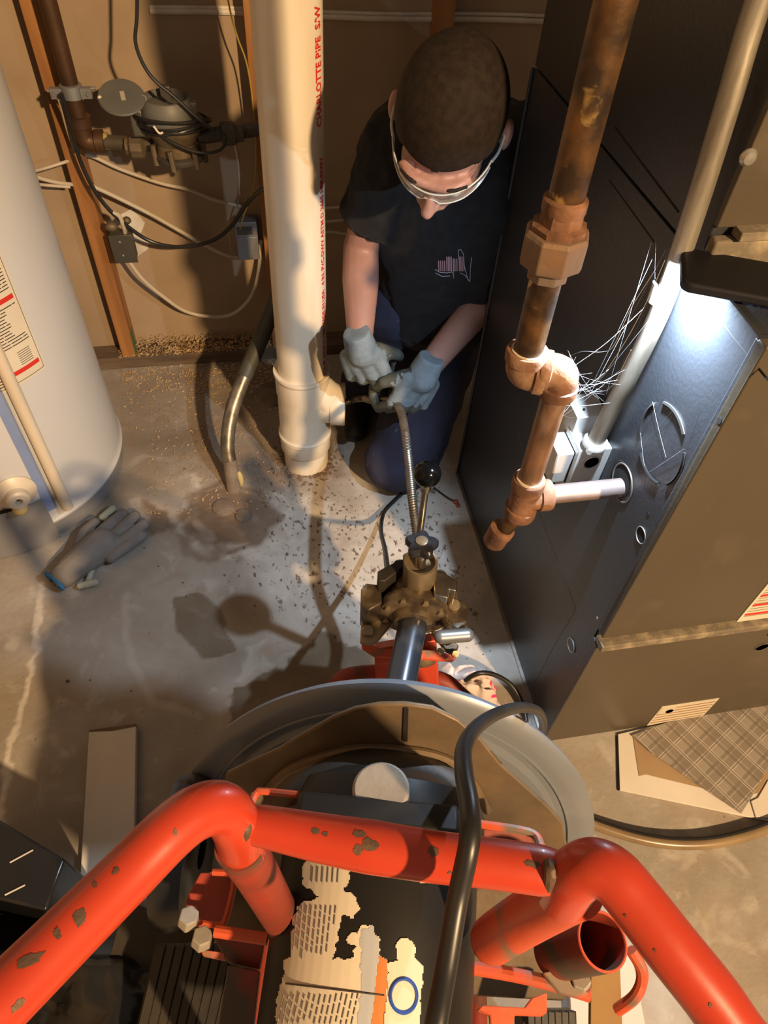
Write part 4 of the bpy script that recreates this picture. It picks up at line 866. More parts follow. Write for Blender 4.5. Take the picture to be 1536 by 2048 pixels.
# right side
plate([(940,1700),(1080,1760),(1100,1900),(1140,1960),(1130,2000),(945,1990)], .80, 'side_plate', 'guard', .01)
tubep([(944,1935,.66),(1030,1950,.655),(1105,1968,.65),(1180,1990,.645)], .0062, 'rail', 'redworn', None, 10)
plate([(1085,1945),(1130,1935),(1145,1970),(1180,1985),(1178,2000),(1120,1988)], .64, 'rail_tab', 'redworn')
plate([(965,2010),(1050,2015),(1065,1995),(1095,1985),(1095,2025),(1085,2032),(1030,2030),(1022,2110),(985,2110),(980,2030),(955,2020)], .68, 'angle_bracket', 'redworn', .01)
for k in range(7):
    u = 1060+k*13.5; MB().tube([P(u,2022,d=.74), P(u+2,2080,d=.73), P(u+3,2150,d=.72)], .006, 6).build('track_rib', 'grime', dm)
plate([(1045,2015),(1140,2015),(1150,2150),(1045,2150)], .79, 'belt_track', 'grime', .05)
b0 = P(1162,1957,d=.64); MB().cyl(b0, b0+V((.002,-.002,-.016)), .0095, .0105, 6).build('hex_bolt', 'cap', dm, smooth=0, bevel=.0012)
# open tube stub
t0 = P(1112,1905,d=.665); t1 = P(1205,1882,d=.60)
MB().lathe([(.0225,0),(.0235,.001),(.0235,(t1-t0).length),(.021,(t1-t0).length),(.021,.002)], t0, t1-t0, 40).build('open_tube', 'reddirty', dm)
MB().lathe([(0,.012),(.0208,.012)], t0, t1-t0, 32).build('tube_inside', 'guard', dm)
MB().tube([t1+(frame(t1-t0)[0]*math.cos(a)+frame(t1-t0)[1]*math.sin(a))*.0223 for a in np.linspace(0,math.tau,36)[:-1]], .0012, 6, closed=True).build('tube_lip', 'redworn', dm)
tubep([(1262,1900,.70),(1282,1935,.70),(1283,1965,.70),(1268,1995,.70),(1235,2020,.71)], .006, 'ring_guard', 'redworn', None, 10)
# wheel on the left, and a right one out of sight
for s_, pc_ in ((-1, P(372,1700,d=.86)),):
    MB().lathe([(.02,-.02),(.07,-.022),(.085,-.018),(.09,0),(.085,.018),(.07,.022),(.02,.02),(.02,-.02)], pc_, R_, 40).build('wheel', mat('black_tyre', (.014,.015,.018), rough=.25), dm)
MB().bb(P(372,1700,d=.86)-V((.002,.002,.30)), P(372,1700,d=.86)+V((.004,.01,0))).build('wheel_arm', 'reddirty', dm)
# lower frame on the floor
mb = MB()
fa, fb = V((C0.x,C0.y,.02))-R_*.17-U_*.30, V((C0.x,C0.y,.02))+R_*.17-U_*.30
fc, fd = V((C0.x,C0.y,.02))+R_*.17+U_*.24, V((C0.x,C0.y,.02))-R_*.17+U_*.24
for a, b2_ in ((fa,fd),(fb,fc),(fa,fb)): mb.tube([a,b2_], .016, 16)
mb.tube([fa+V((0,0,0)), fa+V((.03,0,.45))], .015, 16); mb.tube([fb, fb+V((-.03,0,.45))], .015, 16)
mb.build('base_frame', 'reddirty', dm)
# front leg loop and upright carrying the feed
fl_, fr_ = P(690,1372,z=.12), P(905,1385,z=.12)
lp = [fd+V((0,0,0)), P(668,1400,z=.06), P(672,1370,z=.10), P(700,1352,z=.12), P(760,1346,z=.12), P(830,1352,z=.12), P(885,1362,z=.12), P(915,1385,z=.10), P(940,1420,z=.06), fc]
MB().tube(lp, .0165, 20, smooth=6).build('front_leg', 'reddirty', dm)
pts = [P(748,1300,z=.26), P(752,1392,z=.16), P(880,1398,z=.16), P(872,1280,z=.28)]
MB().prism(pts, U_*.02-Z_*.006).build('upright_plate', 'red', dm, bevel=.003)
plate([(722,1278),(760,1296),(872,1300),(915,1312),(905,1322),(748,1312),(724,1296)], 1.19, 'feed_shelf', 'redworn', .006)
mb = MB(); q = P(850,1320,z=.245); mb.ball(q, (.022,.012,.018), 16, 8); mb.build('grease_patch', 'brass', dm)
# guide tube out of the drum to the feed
g0, g1 = P(795,1400,z=.37), P(826,1245,z=.372)
MB().tube([g0-(g1-g0)*.5, g1+(g1-g0)*.25], .0232, 40).build('guide_tube', 'tube', dm)
# ---- feed unit
Fc = V((g1.x, g1.y, .372))+U_*.03
F3 = lambda r, p, t: Fc+R_*r+U_*p+Z_*t
fd_ = MB().lathe([(.026,-.034),(.031,-.034),(.033,-.028),(.034,-.02),(.056,-.018),(.058,-.010),(.056,.0),(.045,.002),(.043,.05),(.030,.054),(.026,.054)], Fc, U_, 48).build('feed_housing', 'brass', dm)
for a in (25, 70, 115, 155, 200, 340): 
    p = Fc+(R_*math.cos(math.radians(a))+Z_*math.sin(math.radians(a)))*.047-U_*.018
    MB().cyl(p, p-U_*.006, .0055, seg=6).build('flange_bolt', 'cylsteel', fd_, smooth=0, bevel=.0008)
kt = P(842,1122,z=.475); kb = F3(.004,.022,.03)
MB().lathe([(.022,-.01),(.027,0),(.0265,(kt-kb).length-.004),(.0262,(kt-kb).length),(.0225,(kt-kb).length),(.0222,(kt-kb).length-.012),(0,(kt-kb).length-.012)], kb, kt-kb, 40).build('plunger_barrel', 'cylsteel', dm)
kn = P(843,1090,z=.502); kd = (kn-kb).normalized(); kx, ky, kz = frame(kd); pts = []
MB().cyl(kt-kd*.012, kn, .0085, seg=16).build('knob_stem', 'chrome', dm)
n5 = 60
for k in range(n5):
    a = math.tau*k/n5; c_ = math.cos(5*(a-math.radians(90))); r = .0185+.0085*(.5+.5*c_)**.8*1.0+.0; pts.append((a, r))
mb = MB(); vs = []; lv = [(-.008,.55),(-.008,.9),(-.004,1),(.004,1),(.008,.88),(.009,.5)]
for h, s_ in lv: vs += [kn+kd*h+(kx*math.cos(a)+ky*math.sin(a))*(r*s_) for a, r in pts]
fs = [(i*n5+k, i*n5+(k+1)%n5, (i+1)*n5+(k+1)%n5, (i+1)*n5+k) for i in range(len(lv)-1) for k in range(n5)]+[tuple(range(n5-1,-1,-1)), tuple((len(lv)-1)*n5+k for k in range(n5))]
mb.add(vs, fs); ko = mb.build('star_knob', 'knob', dm)
MB().lathe([(.0095,.007),(.0095,.0108),(.008,.0115),(0,.0115)], kn, kd, 24).build('knob_insert', 'cylsteel', ko)
# side brackets, roller carriers
def hull(pts, nm, m_, off, par=None, bv=.002): return MB().prism(pts, off).build(nm, m_, par or dm, bevel=bv)
z1 = .40
hull([P(u,v,z=.40) for u,v in ((722,1178),(732,1166),(762,1170),(764,1205),(735,1222),(722,1205))], 'roller_carrier', 'brass', (0,0,-.07))
hull([P(u,v,z=.43) for u,v in ((755,1142),(800,1118),(812,1130),(770,1162),(757,1162))], 'roller_carrier', 'grime', (0,0,-.05))
hull([P(u,v,z=.43) for u,v in ((866,1140),(888,1145),(916,1162),(912,1182),(898,1178),(896,1196),(868,1190))], 'roller_carrier', 'chrome', (0,0,-.04))
hull([P(u,v,z=.38) for u,v in ((890,1200),(925,1200),(937,1215),(934,1245),(915,1258),(890,1240))], 'roller_carrier', 'brass', (0,0,-.05))
hull([P(u,v,z=.35) for u,v in ((724,1216),(748,1218),(790,1240),(750,1288),(720,1284))], 'mount_plate', 'cylsteel', (0,0,-.008))
hull([P(u,v,z=.335) for u,v in ((862,1262),(892,1300),(912,1308),(918,1290),(880,1260))], 'mount_plate', 'brass', (0,0,-.01))
MB().tube([F3(-.055,.02,-.01), F3(.07,.02,-.01)], .026, 24).build('roller_axle', 'brass', dm)
MB().tube([F3(-.03,.045,.0), F3(-.028,.045,.05)], .012, 16).build('spring_post', 'grime', dm)
MB().tube([F3(.036,.03,.0), F3(.037,.03,.055)], .010, 16).build('spring_post', 'chrome', dm)
for u, v, z in ((736,1262,.352),(908,1210,.385)):
    p = P(u, v, z=z); MB().lathe([(.0105,-.002),(.0105,.003),(.008,.006),(0,.0065)], p, (0,-.3,1), 20).build('round_bolt', 'cylsteel', dm)
p = P(880,1302,z=.335); MB().cyl(p, p+V((0,-.006,.01)), .006, seg=6).build('hex_bolt', 'cylsteel', dm, smooth=0)
p = P(908,1308,z=.335); MB().cyl(p, p+V((0,-.006,.01)), .006, seg=6).build('hex_bolt', 'cylsteel', dm, smooth=0)
# T-handle at lower right
ta, tb = P(882,1274,z=.385), P(934,1270,z=.385)
MB().cap(ta, tb, .0112, .0112, 20).build('t_handle', 'dullsteel', dm)
MB().cyl((ta+tb)/2+V((0,.0,0)), F3(.045,0,-.01), .008, seg=12).build('t_handle_stem', 'chrome', dm)
# lever with ball knob
bl = P(855,948,z=.578); lb0 = P(838,1075,z=.44)
MB().tube([lb0, bl], [.0062,.0052], 16).build('feed_lever', 'chrome', dm)
MB().ball(bl, .0212, 40, 28).build('ball_knob', 'blackglossy', dm)
MB().lathe([(.0,.0),(.008,.0),(.009,.012),(.006,.02)], bl+(lb0-bl).normalized()*.034, (bl-lb0), 16).build('knob_collar', 'chrome', dm)
MB().box(F3(.0,.05,.03), (.05,.03,.06), (R_,U_,Z_)).build('lever_block', 'brass', dm, bevel=.004)
# ================================================================ DRAIN CABLE (coiled steel spring) from the feed to the hands and the port
cpts = [F3(.002,.05,0), F3(.004,.10,.005), P(826,1010,z=.42), P(819,940,z=.425), P(811,870,z=.415), P(801,822,z=.385), P(782,800,z=.355), P(742,800,z=.30), q0+pd*.14+V((0,0,.02)), q0+pd*.08]
sm = smooth_path(cpts, 14); mb = MB(); mb.tube(sm, .0058, 10)
# helix wire around the core
ln = 0; hel = []; 
T0 = (sm[1]-sm[0]).normalized(); xx = frame(T0)[0]; ang = 0; tot = 0
fine = smooth_path(sm, 14)
for i in range(len(fine)-1):
    T_ = (fine[i+1]-fine[i]); dl = T_.length; T_ = T_.normalized(); xx = (xx-T_*xx.dot(T_)).normalized(); yy = T_.cross(xx)
    nsub = max(1, int(dl/.0006))
    for k in range(nsub):
        ang += (dl/nsub)/.0046*math.tau; hel.append(fine[i]+T_*(dl*k/nsub)+(xx*math.cos(ang)+yy*math.sin(ang))*.0068)
mb.tube(hel, .0020, 5)
dc = mb.build('drain_cable', 'spring', origin=sm[0]); tag(dc, 'coiled steel drain cable running from the feed unit through the gloves into the port', 'cable')
# ================================================================ POWER CORD + FOOT HOSE
pcp = [(850,2200,.36),(872,2048,.37),(893,1930,.385),(915,1800,.395),(938,1690,.395),(940,1620,.41),(928,1545,.45),(930,1490,.52),(958,1450,.60),(1000,1425,.70),(1045,1415,.80),(1078,1425,.92),(1086,1455,1.05)]
pts = [P(u,v,d=d) for u,v,d in pcp]+[P(1072,1478,z=.25), P(1058,1470,z=.012)]
o = MB().tube(pts, .0062, 16, smooth=8).build('power_cord', 'blackcable', origin=pts[-1]); tag(o, 'thick black power cord draped over the red crossbar and drum', 'cord')
pts = [P(905,1400,z=.012), P(920,1378,z=.03), P(935,1358,z=.055), P(960,1346,z=.07), P(990,1350,z=.06), P(1020,1368,z=.04), P(1040,1398,z=.02), P(1052,1440,z=.008), P(1055,1500,z=.007)]
o = MB().tube(pts, .005, 12, smooth=6).build('foot_pedal_hose', 'blackcable', origin=pts[0]); tag(o, 'black air hose arching over the pink rag beside the furnace', 'hose')
pts = [P(776,1150,z=.40), P(770,1100,z=.20), P(762,1060,z=.06), P(768,1025,z=.012), P(790,1000,z=.0065), P(803,988,z=.006)]
o = MB().tube(pts, .0052, 12, smooth=8).build('extension_cord', 'blackcable', origin=pts[-1]); tag(o, 'black cord running from the feed unit towards the knee', 'cord')
pts = [P(868,975,z=.006), P(885,988,z=.006), P(900,998,z=.006), P(912,1002,z=.006)]
o = MB().tube(pts, .002, 8, smooth=6).build('thin_wire', 'blackcable', origin=pts[-1]); tag(o, 'thin dark wire with a red tip on the floor near the black ball knob', 'wire')
mb = MB(); mb.ball(P(912,1003,z=.006), (.007,.007,.005), 10, 6); mb.ball(P(916,1010,z=.005), (.005,.009,.004), 10, 6); mb.build('red_tip', mat('dull_red_tip', (.35,.07,.04)), o)
# ================================================================ PERSON, kneeling, head bowed, both gloved hands on the cable
Hc = P(898,244,d=.985)
e0 = V((Hc.x, Hc.y, 0)).normalized(); el = math.radians(44)
uh = (-e0*math.cos(el)+V((0,0,1))*math.sin(el)).normalized(); fh_ = (-e0*math.sin(el)-V((0,0,1))*math.cos(el)).normalized()
rh = uh.cross(fh_)*-1
if rh.x < 0: rh = -rh                       # towards picture right (his left)
yaw = math.radians(9); fh_ = (fh_*math.cos(yaw)-rh*math.sin(yaw)).normalized(); rh = (rh-fh_*rh.dot(fh_)).normalized()
def HP(r, f, u): return Hc+rh*r+fh_*f+uh*u
hax = (rh, fh_, uh)
shR, shL = V((.270,1.265,.825)), V((.545,1.345,.790))
elR, wrR = V((.215,1.32,.60)), P(720,690,d=1.41)
elL, wrL = V((.545,1.345,.50)), P(850,742,d=1.44)
nb = (shR+shL)/2+V((-.03,-.02,.045)); chest = V((.385,1.315,.66)); belly = V((.40,1.40,.50)); pel = V((.415,1.49,.31))
pers = thing('person', V((.38,1.40,0)), 'kneeling person in black T-shirt, safety glasses and gloves, head bowed over the drain cable', 'person')
b = MB()
b.ball(HP(0,-.010,.016), (.0740,.088,.088), 40, 24, hax); b.ball(HP(0,.030,-.045), (.060,.066,.078), 32, 20, hax)
b.ball(HP(0,.055,-.092), (.036,.034,.030), 20, 12, hax); b.ball(HP(0,.0,-.075), (.056,.05,.045), 20, 12, hax)
b.cap(HP(0,.088,-.012), HP(0,.112,-.047), .007, .0105); b.ball(HP(-.009,.101,-.051), .007, 12, 8); b.ball(HP(.009,.101,-.051), .007, 12, 8)
b.tube([HP(-.05,.068,.004), HP(-.03,.087,.008), HP(0,.090,.004), HP(.03,.087,.008), HP(.05,.068,.004)], .008, 12, smooth=4)
for s in (-1,1):
    b.ball(HP(.040*s,.062,-.045), (.018,.018,.016), 16, 10, hax); b.ball(HP(.083*s,-.012,-.020), (.009,.019,.031), 20, 12, hax)
b.tube([HP(-.022,.086,-.078), HP(0,.094,-.077), HP(.022,.086,-.078)], .0055, 10, smooth=4); b.tube([HP(-.02,.084,-.088), HP(0,.091,-.089), HP(.02,.084,-.088)], .0058, 10, smooth=4)
b.cap(HP(0,-.025,-.06), nb, .052, .060); b.ball(nb, (.08,.06,.05))
b.ball(chest, (.125,.085,.15), 24, 16); b.ball(belly, (.12,.09,.13), 24, 16); b.ball(pel, (.135,.11,.11), 24, 16)
b.cap(nb, shR, .05, .05); b.cap(nb, shL, .05, .05)
b.cap(shR, elR, .047, .037); b.cap(elR, elR+(wrR-elR)*.35, .037, .038); b.cap(elR+(wrR-elR)*.35, wrR, .038, .025)
b.cap(shL, elL, .047, .037); b.cap(elL, elL+(wrL-elL)*.35, .037, .038); b.cap(elL+(wrL-elL)*.35, wrL, .038, .026)
knL, anL = V((.322,1.205,.088)), V((.445,1.575,.06)); knR, anR = V((.292,1.335,.435)), V((.255,1.505,.09))
hpL, hpR = V((.455,1.48,.30)), V((.365,1.50,.31))
b.cap(hpL, knL, .075, .055); b.cap(knL, anL, .05, .04); b.cap(hpR, knR, .075, .055); b.cap(knR, anR, .05, .036)
body = b.build('body', 'skin', pers); remesh(body, .0042, 5, .5)
# hair: cropped cap of the skull cut along the hairline
hm = MB(); hm.ball(HP(0,-.012,.018), (.0780,.0925,.0925), 96, 64, hax)
kf = []
for f in hm.f:
    c = sum((hm.v[i] for i in f), V())/len(f)-Hc; r, ff, u = c.dot(rh), c.dot(fh_), c.dot(uh)
    lim = np.interp(ff, [-.11,-.06,-.02,.0,.03,.065,.09], [-.075,-.065,-.030,-.012,.010,.034,.044]) - (.012*max(0,1-abs(r)/.045) if ff > .05 else 0)+.004*(fbm(np.array(r*1.0+3), np.array(ff*1.0+3), 90, 5)-.5)
    if u > lim: kf.append(f)
hm.f = kf; hm.mi = [0]*len(kf); hair = hm.build('hair', 'hair', pers)
sd = hair.modifiers.new('s', 'SOLIDIFY'); sd.thickness = .006
for s in (-1,1):
    MB().ball(HP(.031*s,.078,-.018), .0115, 16, 12).build('eye', mat('eye_white', (.6,.57,.52), rough=.2), pers)
    MB().tube([HP(.018*s,.092,.008), HP(.032*s,.092,.012), HP(.048*s,.080,.007)], .003, 8, smooth=4).build('eyebrow', 'hair', pers)
# safety glasses
gl_ = MB(); vs = []; n = 28
for k in range(n+1):
    a = math.radians(-78+156*k/n); rr_ = .080; c_, s_ = math.cos(a), math.sin(a)
    dz = -.004*abs(math.sin(a*2)) + (.010 if abs(a) < .12 else 0)
    for q_, uu in ((0,-.030+dz+(.012*max(0,abs(a)-.7))),(1,.002)): vs.append(HP(s_*.074, .018+c_*.083, uu))
fs = [(2*k,2*k+2,2*k+3,2*k+1) for k in range(n)]
gl_.add(vs, fs); gg = gl_.build('safety_glasses', 'glass', pers); sd = gg.modifiers.new('s','SOLIDIFY'); sd.thickness = .002
mb = MB(); mb.tube([vs[2*k+1] for k in range(n+1)], .0012, 8); mb.tube([vs[2*k] for k in range(n+1)], .0011, 8); mb.build('rim', mat('pale_clear_plastic', (.42,.44,.42), rough=.2), gg)
for s in (-1,1): MB().tube([HP(.0722*s,.036,-.004), HP(.078*s,.022,-.002), HP(.0800*s,.004,.0), HP(.0795*s,-.012,.004)], .0022, 8, smooth=4).build('temple_arm', mat('pale_clear_plastic', (.42,.44,.42), rough=.2), gg)
# T-shirt
s = MB(); s.ball(nb+V((0,.01,-.012)), (.098,.075,.05), 24, 14); s.cap(nb+V((0,0,-.02)), shR, .066, .066); s.cap(nb+V((0,0,-.02)), shL, .066, .066)
s.ball(chest, (.148,.108,.165), 32, 20); s.ball(belly+V((-.005,-.03,-.01)), (.15,.115,.15), 32, 20); s.ball(pel+V((.01,-.02,.07)), (.16,.12,.11), 32, 20)
s.cap(chest+V((-.03,-.02,.06)), belly+V((-.04,-.06,-.06)), .10, .10); s.cap(chest+V((.05,-.02,.06)), belly+V((.06,-.05,-.08)), .10, .10)
def slv(a, e, L_=.62): 
    q = a+(e-a)*L_; s.cap(a, q, .068, .062); d = (e-a).normalized(); s.cyl(q, q+d*.03, .062, .060, 24)
slv(shR, elR, .60); slv(shL, elL, .6)
shirt = s.build('t_shirt', 'shirt', pers)
def cloth(o, vox, st, sc):
    md = o.modifiers.new('r','REMESH'); md.mode = 'VOXEL'; md.voxel_size = vox; md.use_smooth_shade = True
    sm_ = o.modifiers.new('s','SMOOTH'); sm_.iterations = 6; sm_.factor = .5
    tx = bpy.data.textures.new('folds', 'CLOUDS'); tx.noise_scale = sc; tx.noise_depth = 2; dp_ = o.modifiers.new('d','DISPLACE'); dp_.texture = tx; dp_.strength = st; dp_.mid_level = .5; dp_.texture_coords = 'LOCAL'
    dg = bpy.context.evaluated_depsgraph_get(); dg.update(); me_ = bpy.data.meshes.new_from_object(o.evaluated_get(dg)); o.modifiers.clear(); o.data = me_
    me_.polygons.foreach_set('use_smooth', [True]*len(me_.polygons))
cloth(shirt, .007, .018, .05)
# trousers
s = MB(); s.ball(pel, (.155,.13,.125), 28, 18); s.cap(hpL+V((0,-.03,0)), knL+V((.01,.01,.03)), .110, .092); s.ball(knL+V((-.010,-.005,.0)), (.098,.080,.087), 24, 16); s.cap(knL, anL, .072, .055)
s.cap(hpR, knR, .10, .076); s.cap(knR, anR+V((0,0,.0)), .072, .058); s.cap(hpL+V((-.03,-.05,.0)), knL+V((.03,.05,.05)), .10, .085)
tr = s.build('trousers', 'pants', pers); cloth(tr, .007, .014, .06)
for a, d in ((anR, V((-.25,-.95,0))), (anL, V((.15,.9,-.3)))):
    d.normalize(); s = MB(); z0 = .038 if a is anR else .05
    h = V((a.x, a.y, z0)); s.ball(h, (.040,.045,.036), 20, 12); s.cap(h, h+d*.13+V((0,0,-.004)), .038, .034); s.cap(V((a.x,a.y,.05)), a+V((0,0,.04)), .042, .045)
    remesh(s.build('boot', 'boot', pers), .005, 4)
# shirt print (small stitched emblem on the chest: plain strokes)
st_ = bvh(shirt)
def strokes(lines, r, nm, m_, off=.0012):
    mb = MB()
    for pix in lines:
        pts = [onsurf(st_, u, v, off) for u, v in pix]; pts = [p for p in pts if p]
        if len(pts) > 1: mb.tube(pts, r, 6)
    if mb.f: mb.build(nm, m_, pers)
pk = [[(u, 521-(8 if 892 <= u <= 903 else 4 if 904 <= u <= 913 else 8 if u>917 else 0)), (u+.5, 541)] for u in (877,881,885,889,893,896,899,902,906,909,913,918,921,924,927)]
strokes(pk, .0011, 'shirt_print', mat('pink_thread', (.40,.26,.31)))
strokes([[(870,538),(880,544),(895,545),(905,543),(907,555)],[(871,545),(884,552),(900,551)],[(916,500),(921,498),(927,508),(928,530),(936,560)],[(916,500),(918,525)],[(943,514),(940,535),(940,560)],[(920,545),(930,550),(940,563)],[(906,540),(907,556)]], .0007, 'shirt_print', mat('grey_thread', (.33,.35,.42)))
# tattoo-like dark patch is left to the skin tone; gloves
def hand(wr, yd, nz_, side, curl, name, lbl):
    """yd: along the palm, nz_: out of the back of the hand, side=+1 thumb towards +x"""
    y = V(yd).normalized(); z = (V(nz_)-y*V(nz_).dot(y)).normalized(); x = y.cross(z)*1.0
    x = x*side
    K = 1.22; H = lambda a, b_, c: wr+(x*a+y*b_+z*c)*K
    s = MB(); s.cyl(H(0,-.028,0), H(0,.004,0), .0275, .033, 24); s.cap(H(0,.0,0), H(0,.014,0), .032, .034); s.cap(H(.02,.02,0), H(.03,.075,0), .019, .0155); s.cap(H(0,.02,.002), H(.01,.078,.003), .021, .0165); s.cap(H(-.018,.02,0), H(-.012,.076,.001), .020, .0155); s.cap(H(-.028,.025,-.002), H(-.031,.070,-.002), .017, .0145)
    for i, (fx, L_) in enumerate(((.032,(.040,.026,.021)),(.011,(.045,.029,.022)),(-.011,(.041,.027,.021)),(-.032,(.033,.021,.019)))):
        p = H(fx, .075-(.006 if i == 3 else 0), 0); a = math.radians(curl[0]+6*i*.5)
        for k, l_ in enumerate(L_):
            q = p+(y*math.cos(a)-z*math.sin(a))*l_*K+x*(.0015*(1.5-i)); s.cap(p, q, (.0125,.0118,.011)[k], (.0118,.011,.0105)[k], 12); p = q; a += math.radians(curl[1])
    p = H(.026,.022,-.008); q = H(.050,.048,-.022); r = H(.050,.070,-.040); t = H(.036,.082,-.052)
    s.cap(p, q, .0165, .013); s.cap(q, r, .013, .0115); s.cap(r, t, .0115, .010)
    o = s.build(name, ['glove', 'glovepalm'], pers); remesh(o, .0034, 2, .4)
    o.data.materials.clear(); o.data.materials.append(M['glove']); o.data.materials.append(M['glovepalm'])
    c0 = wr; mi = []
    vsd = o.data.vertices; pm = V(pers.location)
    for p_ in o.data.polygons:
        c = p_.center+pm-wr; mi.append(1 if (c.dot(z) < -.004+.02*(float(vnoise(np.array(c.x*1.), np.array(c.z*1.), 160, 8))-.5) or c.dot(y) > .082+.03*(float(vnoise(np.array(c.x*1.), np.array(c.z*1.), 120, 6))-.5)) and c.dot(y) > .0 else 0)
    o.data.polygons.foreach_set('material_index', mi); o['label'] = lbl; return o
gRd = (P(745,760,d=1.50)-wrR)
hand(wrR, (P(750,790,d=1.53)-wrR), (-.35,-.75,.55), -1, (38,48), 'glove', 'pale blue knit work glove with dirty palm, his right hand')
hand(wrL, (P(812,815,d=1.50)-wrL), (.35,-.70,.60), 1, (40,50), 'glove', 'pale blue knit work glove, his left hand by the furnace')
# ================================================================ LOOSE THINGS ON THE FLOOR
bd = [P(*q, z=.02) for q in ((178,1461),(272,1449),(262,1730),(158,1790))]
dv = (bd[3]-bd[0]); 
o = MB().prism([bd[0],bd[1],bd[1]+dv*1.35,bd[0]+dv*1.35], (0,0,-.0185)).build('painted_board', 'boardwhite', bevel=.0012); tag(o, 'white painted board lying on the floor left of the drum', 'board')
e0_, e1_ = bd[0], bd[1]; MB().prism([e0_+(e1_-e0_)*t+V((0,.001,.0005-.0)) for t in (0,.5,1)]+[e1_-dv*.0+V((0,-.004,.0006)), e0_+(e1_-e0_)*.5+V((0,-.007,.0006)), e0_+V((0,-.003,.0006))], (0,0,-.018)).build('broken_end', 'cast', o)
# mat / boards at the right
def sheet(pix, z, h, nm, m_, label=None, cat=None, parent=None, bevel=.0008, warp=0):
    pts = [P(u, v, z=z) for u, v in pix]; o = MB().prism(pts, (0,0,-h)).build(nm, m_, parent, bevel=bevel); 
    if label: tag(o, label, cat)
    return o
s1 = sheet([(1236,1468),(1240,1580),(1538,1642),(1640,1600),(1640,1440),(1400,1430)], .006, .005, 'floor_mat', 'foam', 'white-backed floor mat lying in front of the furnace', 'mat')
sheet([(1266,1475),(1278,1552),(1292,1549),(1420,1580),(1500,1590),(1620,1560),(1560,1440)], .0072, .0008, 'bare_backing', 'ply', parent=s1)
sheet([(1236,1468),(1233,1474),(1236,1580),(1240,1580)], .004, .004, 'dark_edge', 'hole', parent=s1)
sheet([(1263,1470),(1300,1503),(1400,1572),(1483,1627),(1512,1580),(1536,1535),(1640,1470),(1640,1400),(1400,1420)], .012, .0018, 'plaid_cloth', 'plaid', 'grey plaid flannel sheet folded over the white-backed mat', 'cloth')
sheet([(1502,1602),(1516,1595),(1536,1560),(1600,1560),(1600,1640),(1512,1634)], .0095, .003, 'mat_flap', 'foam', parent=s1)
pts = [P(u,v,z=.012) for u,v in ((1120,1620),(1205,1655),(1290,1680),(1370,1689),(1450,1682),(1540,1655),(1640,1610))]
o = MB().tube(pts, .0095, 16, smooth=8).build('floor_hose', mat('amber_tubing', (.27,.19,.10), (.19,.13,.07), .3, scale=12), origin=pts[0]); tag(o, 'amber brown tubing curving over the floor below the plaid cloth', 'hose')
MB().tube([p+V((0,.0075,.007)) for p in pts], .0035, 8, smooth=8).build('dark_stripe', 'hole', o)
# strips beneath the machine at the lower right
sheet([(1232,1885),(1262,1900),(1310,2150),(1150,2150),(1140,1990)], .018, .018, 'white_strip', 'boardwhite', 'white strip of board under the right handle of the machine', 'board')
o = MB().prism([P(u,v,d=.80) for u,v in ((1182,1918),(1240,1915),(1248,2120),(1180,2120))], (0,0,-.01)).build('ochre_strap', 'ochre', dm, bevel=.001)
# black plastic tub at bottom left, then an added dark heap
bx = [P(u,v,z=.19) for u,v in ((-120,1600),(0,1640),(130,1718),(92,1822),(0,1800),(-160,1760))]
o = MB().prism(bx, (0,0,-.185)).build('plastic_tub', 'bagblack', bevel=.004); tag(o, 'black plastic tub at the left behind the handle', 'tub')
for pix in ([(20,1725),(66,1700)], [(10,1790),(50,1770)]): MB().tube([P(u,v,z=.1915) for u,v in pix], .0012, 6).build('scratch', 'mud', o)
bg = MB(); rb = random.Random(5); G = 34  # added dark mass filling in the shaded floor beside the machine
for i in range(G):
    for j in range(G):
        u, v = -260+i*22.5, 1810+j*20; e = min(i,j,G-1-i,G-1-j)/6; z = .015+.15*min(1,e)*(0.55+.45*float(vnoise(np.array(i*.31), np.array(j*.31), 1.0, 77))) ; z -= .05*rb.random()*min(1,e)*.3
        q = P(u, v, z=.09); bg.v.append(V((q.x, q.y, z*(1 if u < 360 else .75))))
bg.f = [(i*G+j,(i+1)*G+j,(i+1)*G+j+1,i*G+j+1) for i in range(G-1) for j in range(G-1)]; bg.mi = [0]*len(bg.f)
zmin = min(v.z for v in bg.v)
o = bg.build('black_bag', 'bagblack', smooth=80); tag(o, 'crumpled black plastic bag on the floor at the bottom left', 'bag')
# rag
rg_ = MB(); G = 44; pa, pb, pc2, pd2 = [P(u,v,z=.02) for u,v in ((878,1320),(985,1345),(1004,1408),(885,1402))]
for i in range(G):
    for j in range(G):
        s_, t = i/(G-1), j/(G-1); q = (pa*(1-s_)+pb*s_)*(1-t)+(pd2*(1-s_)+pc2*s_)*t
        e = min(s_,t,1-s_,1-t)*5; e = min(1,e)
        z = .004+.055*e*(.35+float(fbm(np.array(s_),np.array(t),4.2,91))); ox = .012*(float(vnoise(np.array(s_),np.array(t),7,92))-.5)
        rg_.v.append(V((q.x+ox, q.y+ox*.6, z)))
rg_.f = [(i*G+j,(i+1)*G+j,(i+1)*G+j+1,i*G+j+1) for i in range(G-1) for j in range(G-1)]; rg_.mi = [0]*len(rg_.f)
o = rg_.build('rag', 'pink', smooth=80); tag(o, 'crumpled pale pink rag with magenta blotches beside the machine foot', 'rag')
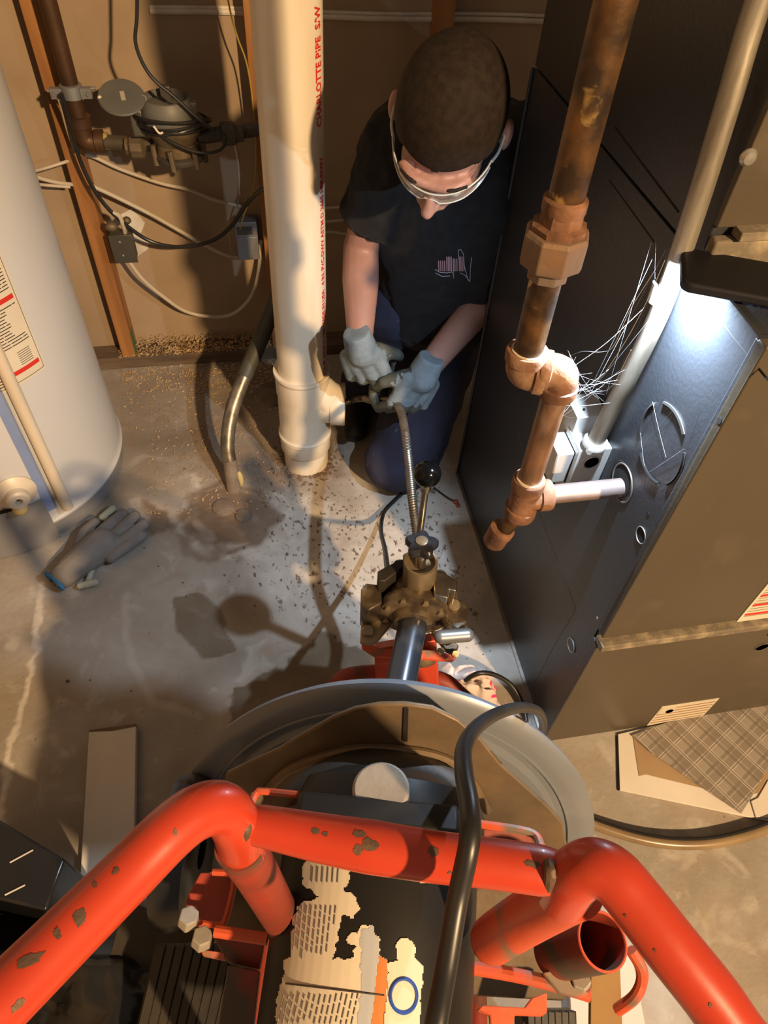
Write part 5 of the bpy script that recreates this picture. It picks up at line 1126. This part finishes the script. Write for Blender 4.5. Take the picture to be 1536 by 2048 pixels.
# grey work glove lying by the heater
def gp(u, v, z): return P(u, v, z=z)
s = MB()
s.cap(gp(128,1150,.018), gp(165,1120,.020), .030, .036); s.cap(gp(165,1120,.020), gp(205,1090,.021), .036, .040); s.ball(gp(200,1085,.02), (.042,.042,.022))
for a, b2_, r0 in ((( 205,1062),(245,1028),.0150),((222,1078),(270,1032),.0150),((228,1097),(287,1050),.0150),((222,1115),(284,1072),.0140)):
    m_ = gp((a[0]+b2_[0])/2,(a[1]+b2_[1])/2,.022); s.cap(gp(*a,.020), m_, r0, r0); s.cap(m_, gp(*b2_,.014), r0, r0*.92)
s.cap(gp(160,1100,.018), gp(170,1065,.018), .020, .016); s.cap(gp(170,1065,.018), gp(190,1045,.016), .016, .013)
gg_ = s.build('work_glove', 'glovegrey'); remesh(gg_, .003, 3, .4)
tag(gg_, 'grey work glove with blue cuff lying on the floor by the heater', 'glove')
c0 = gp(112,1160,.018); cd_ = (gp(95,1172,.018)-gp(165,1120,.018)).normalized(); cx0, cy0, _ = frame(cd_)
MB().tube([c0+cd_*.004+(cx0*math.cos(a)*(.030 if abs(cx0.z)<.5 else .014)+cy0*math.sin(a)*(.014 if abs(cx0.z)<.5 else .030)) for a in np.linspace(0,math.tau,30)[:-1]], .0042, 8, closed=True).build('cuff', 'bluecuff', gg_)
MB().lathe([(0,.001),(.010,.001)], c0+cd_*.008, cd_, 16).build('cuff_opening', 'hole', gg_)
s = MB(); s.cap(gp(205,1035,.010), gp(225,1018,.010), .010, .010); s.cap(gp(160,1172,.009), gp(190,1165,.009), .0085, .0085)
s.cap(gp(175,1168,.006), gp(215,1040,.006), .007, .007); s2 = s.build('under_glove', mat('pale_green_glove', (.42,.43,.33), (.35,.35,.26), .8, scale=30)); remesh(s2, .003, 2); tag(s2, 'pale green glove fingers peeking out under the grey work glove', 'glove')
for u, v, r in ((135,1362,.004),(262,1382,.002),(366,1165,.002),(180,1360,.002)):
    mb = MB(); mb.ball(P(u,v,z=.002), (r,r*.8,r*.7), 8, 5); o = mb.build('pebble', 'boxdark'); tag(o, {135:'dark pebble on the bare floor left of the board, largest of the pebbles',262:'tiny pebble right of the board end, near the drum',366:'tiny dark pebble above the brown floor patch',180:'tiny pebble just above the white painted board'}[u], 'pebble', 'pebbles on the floor')

for o in bpy.data.objects:
    if o.name.startswith('print_lines') or o.name.startswith('shirt_print'): o['kind'] = 'stuff'
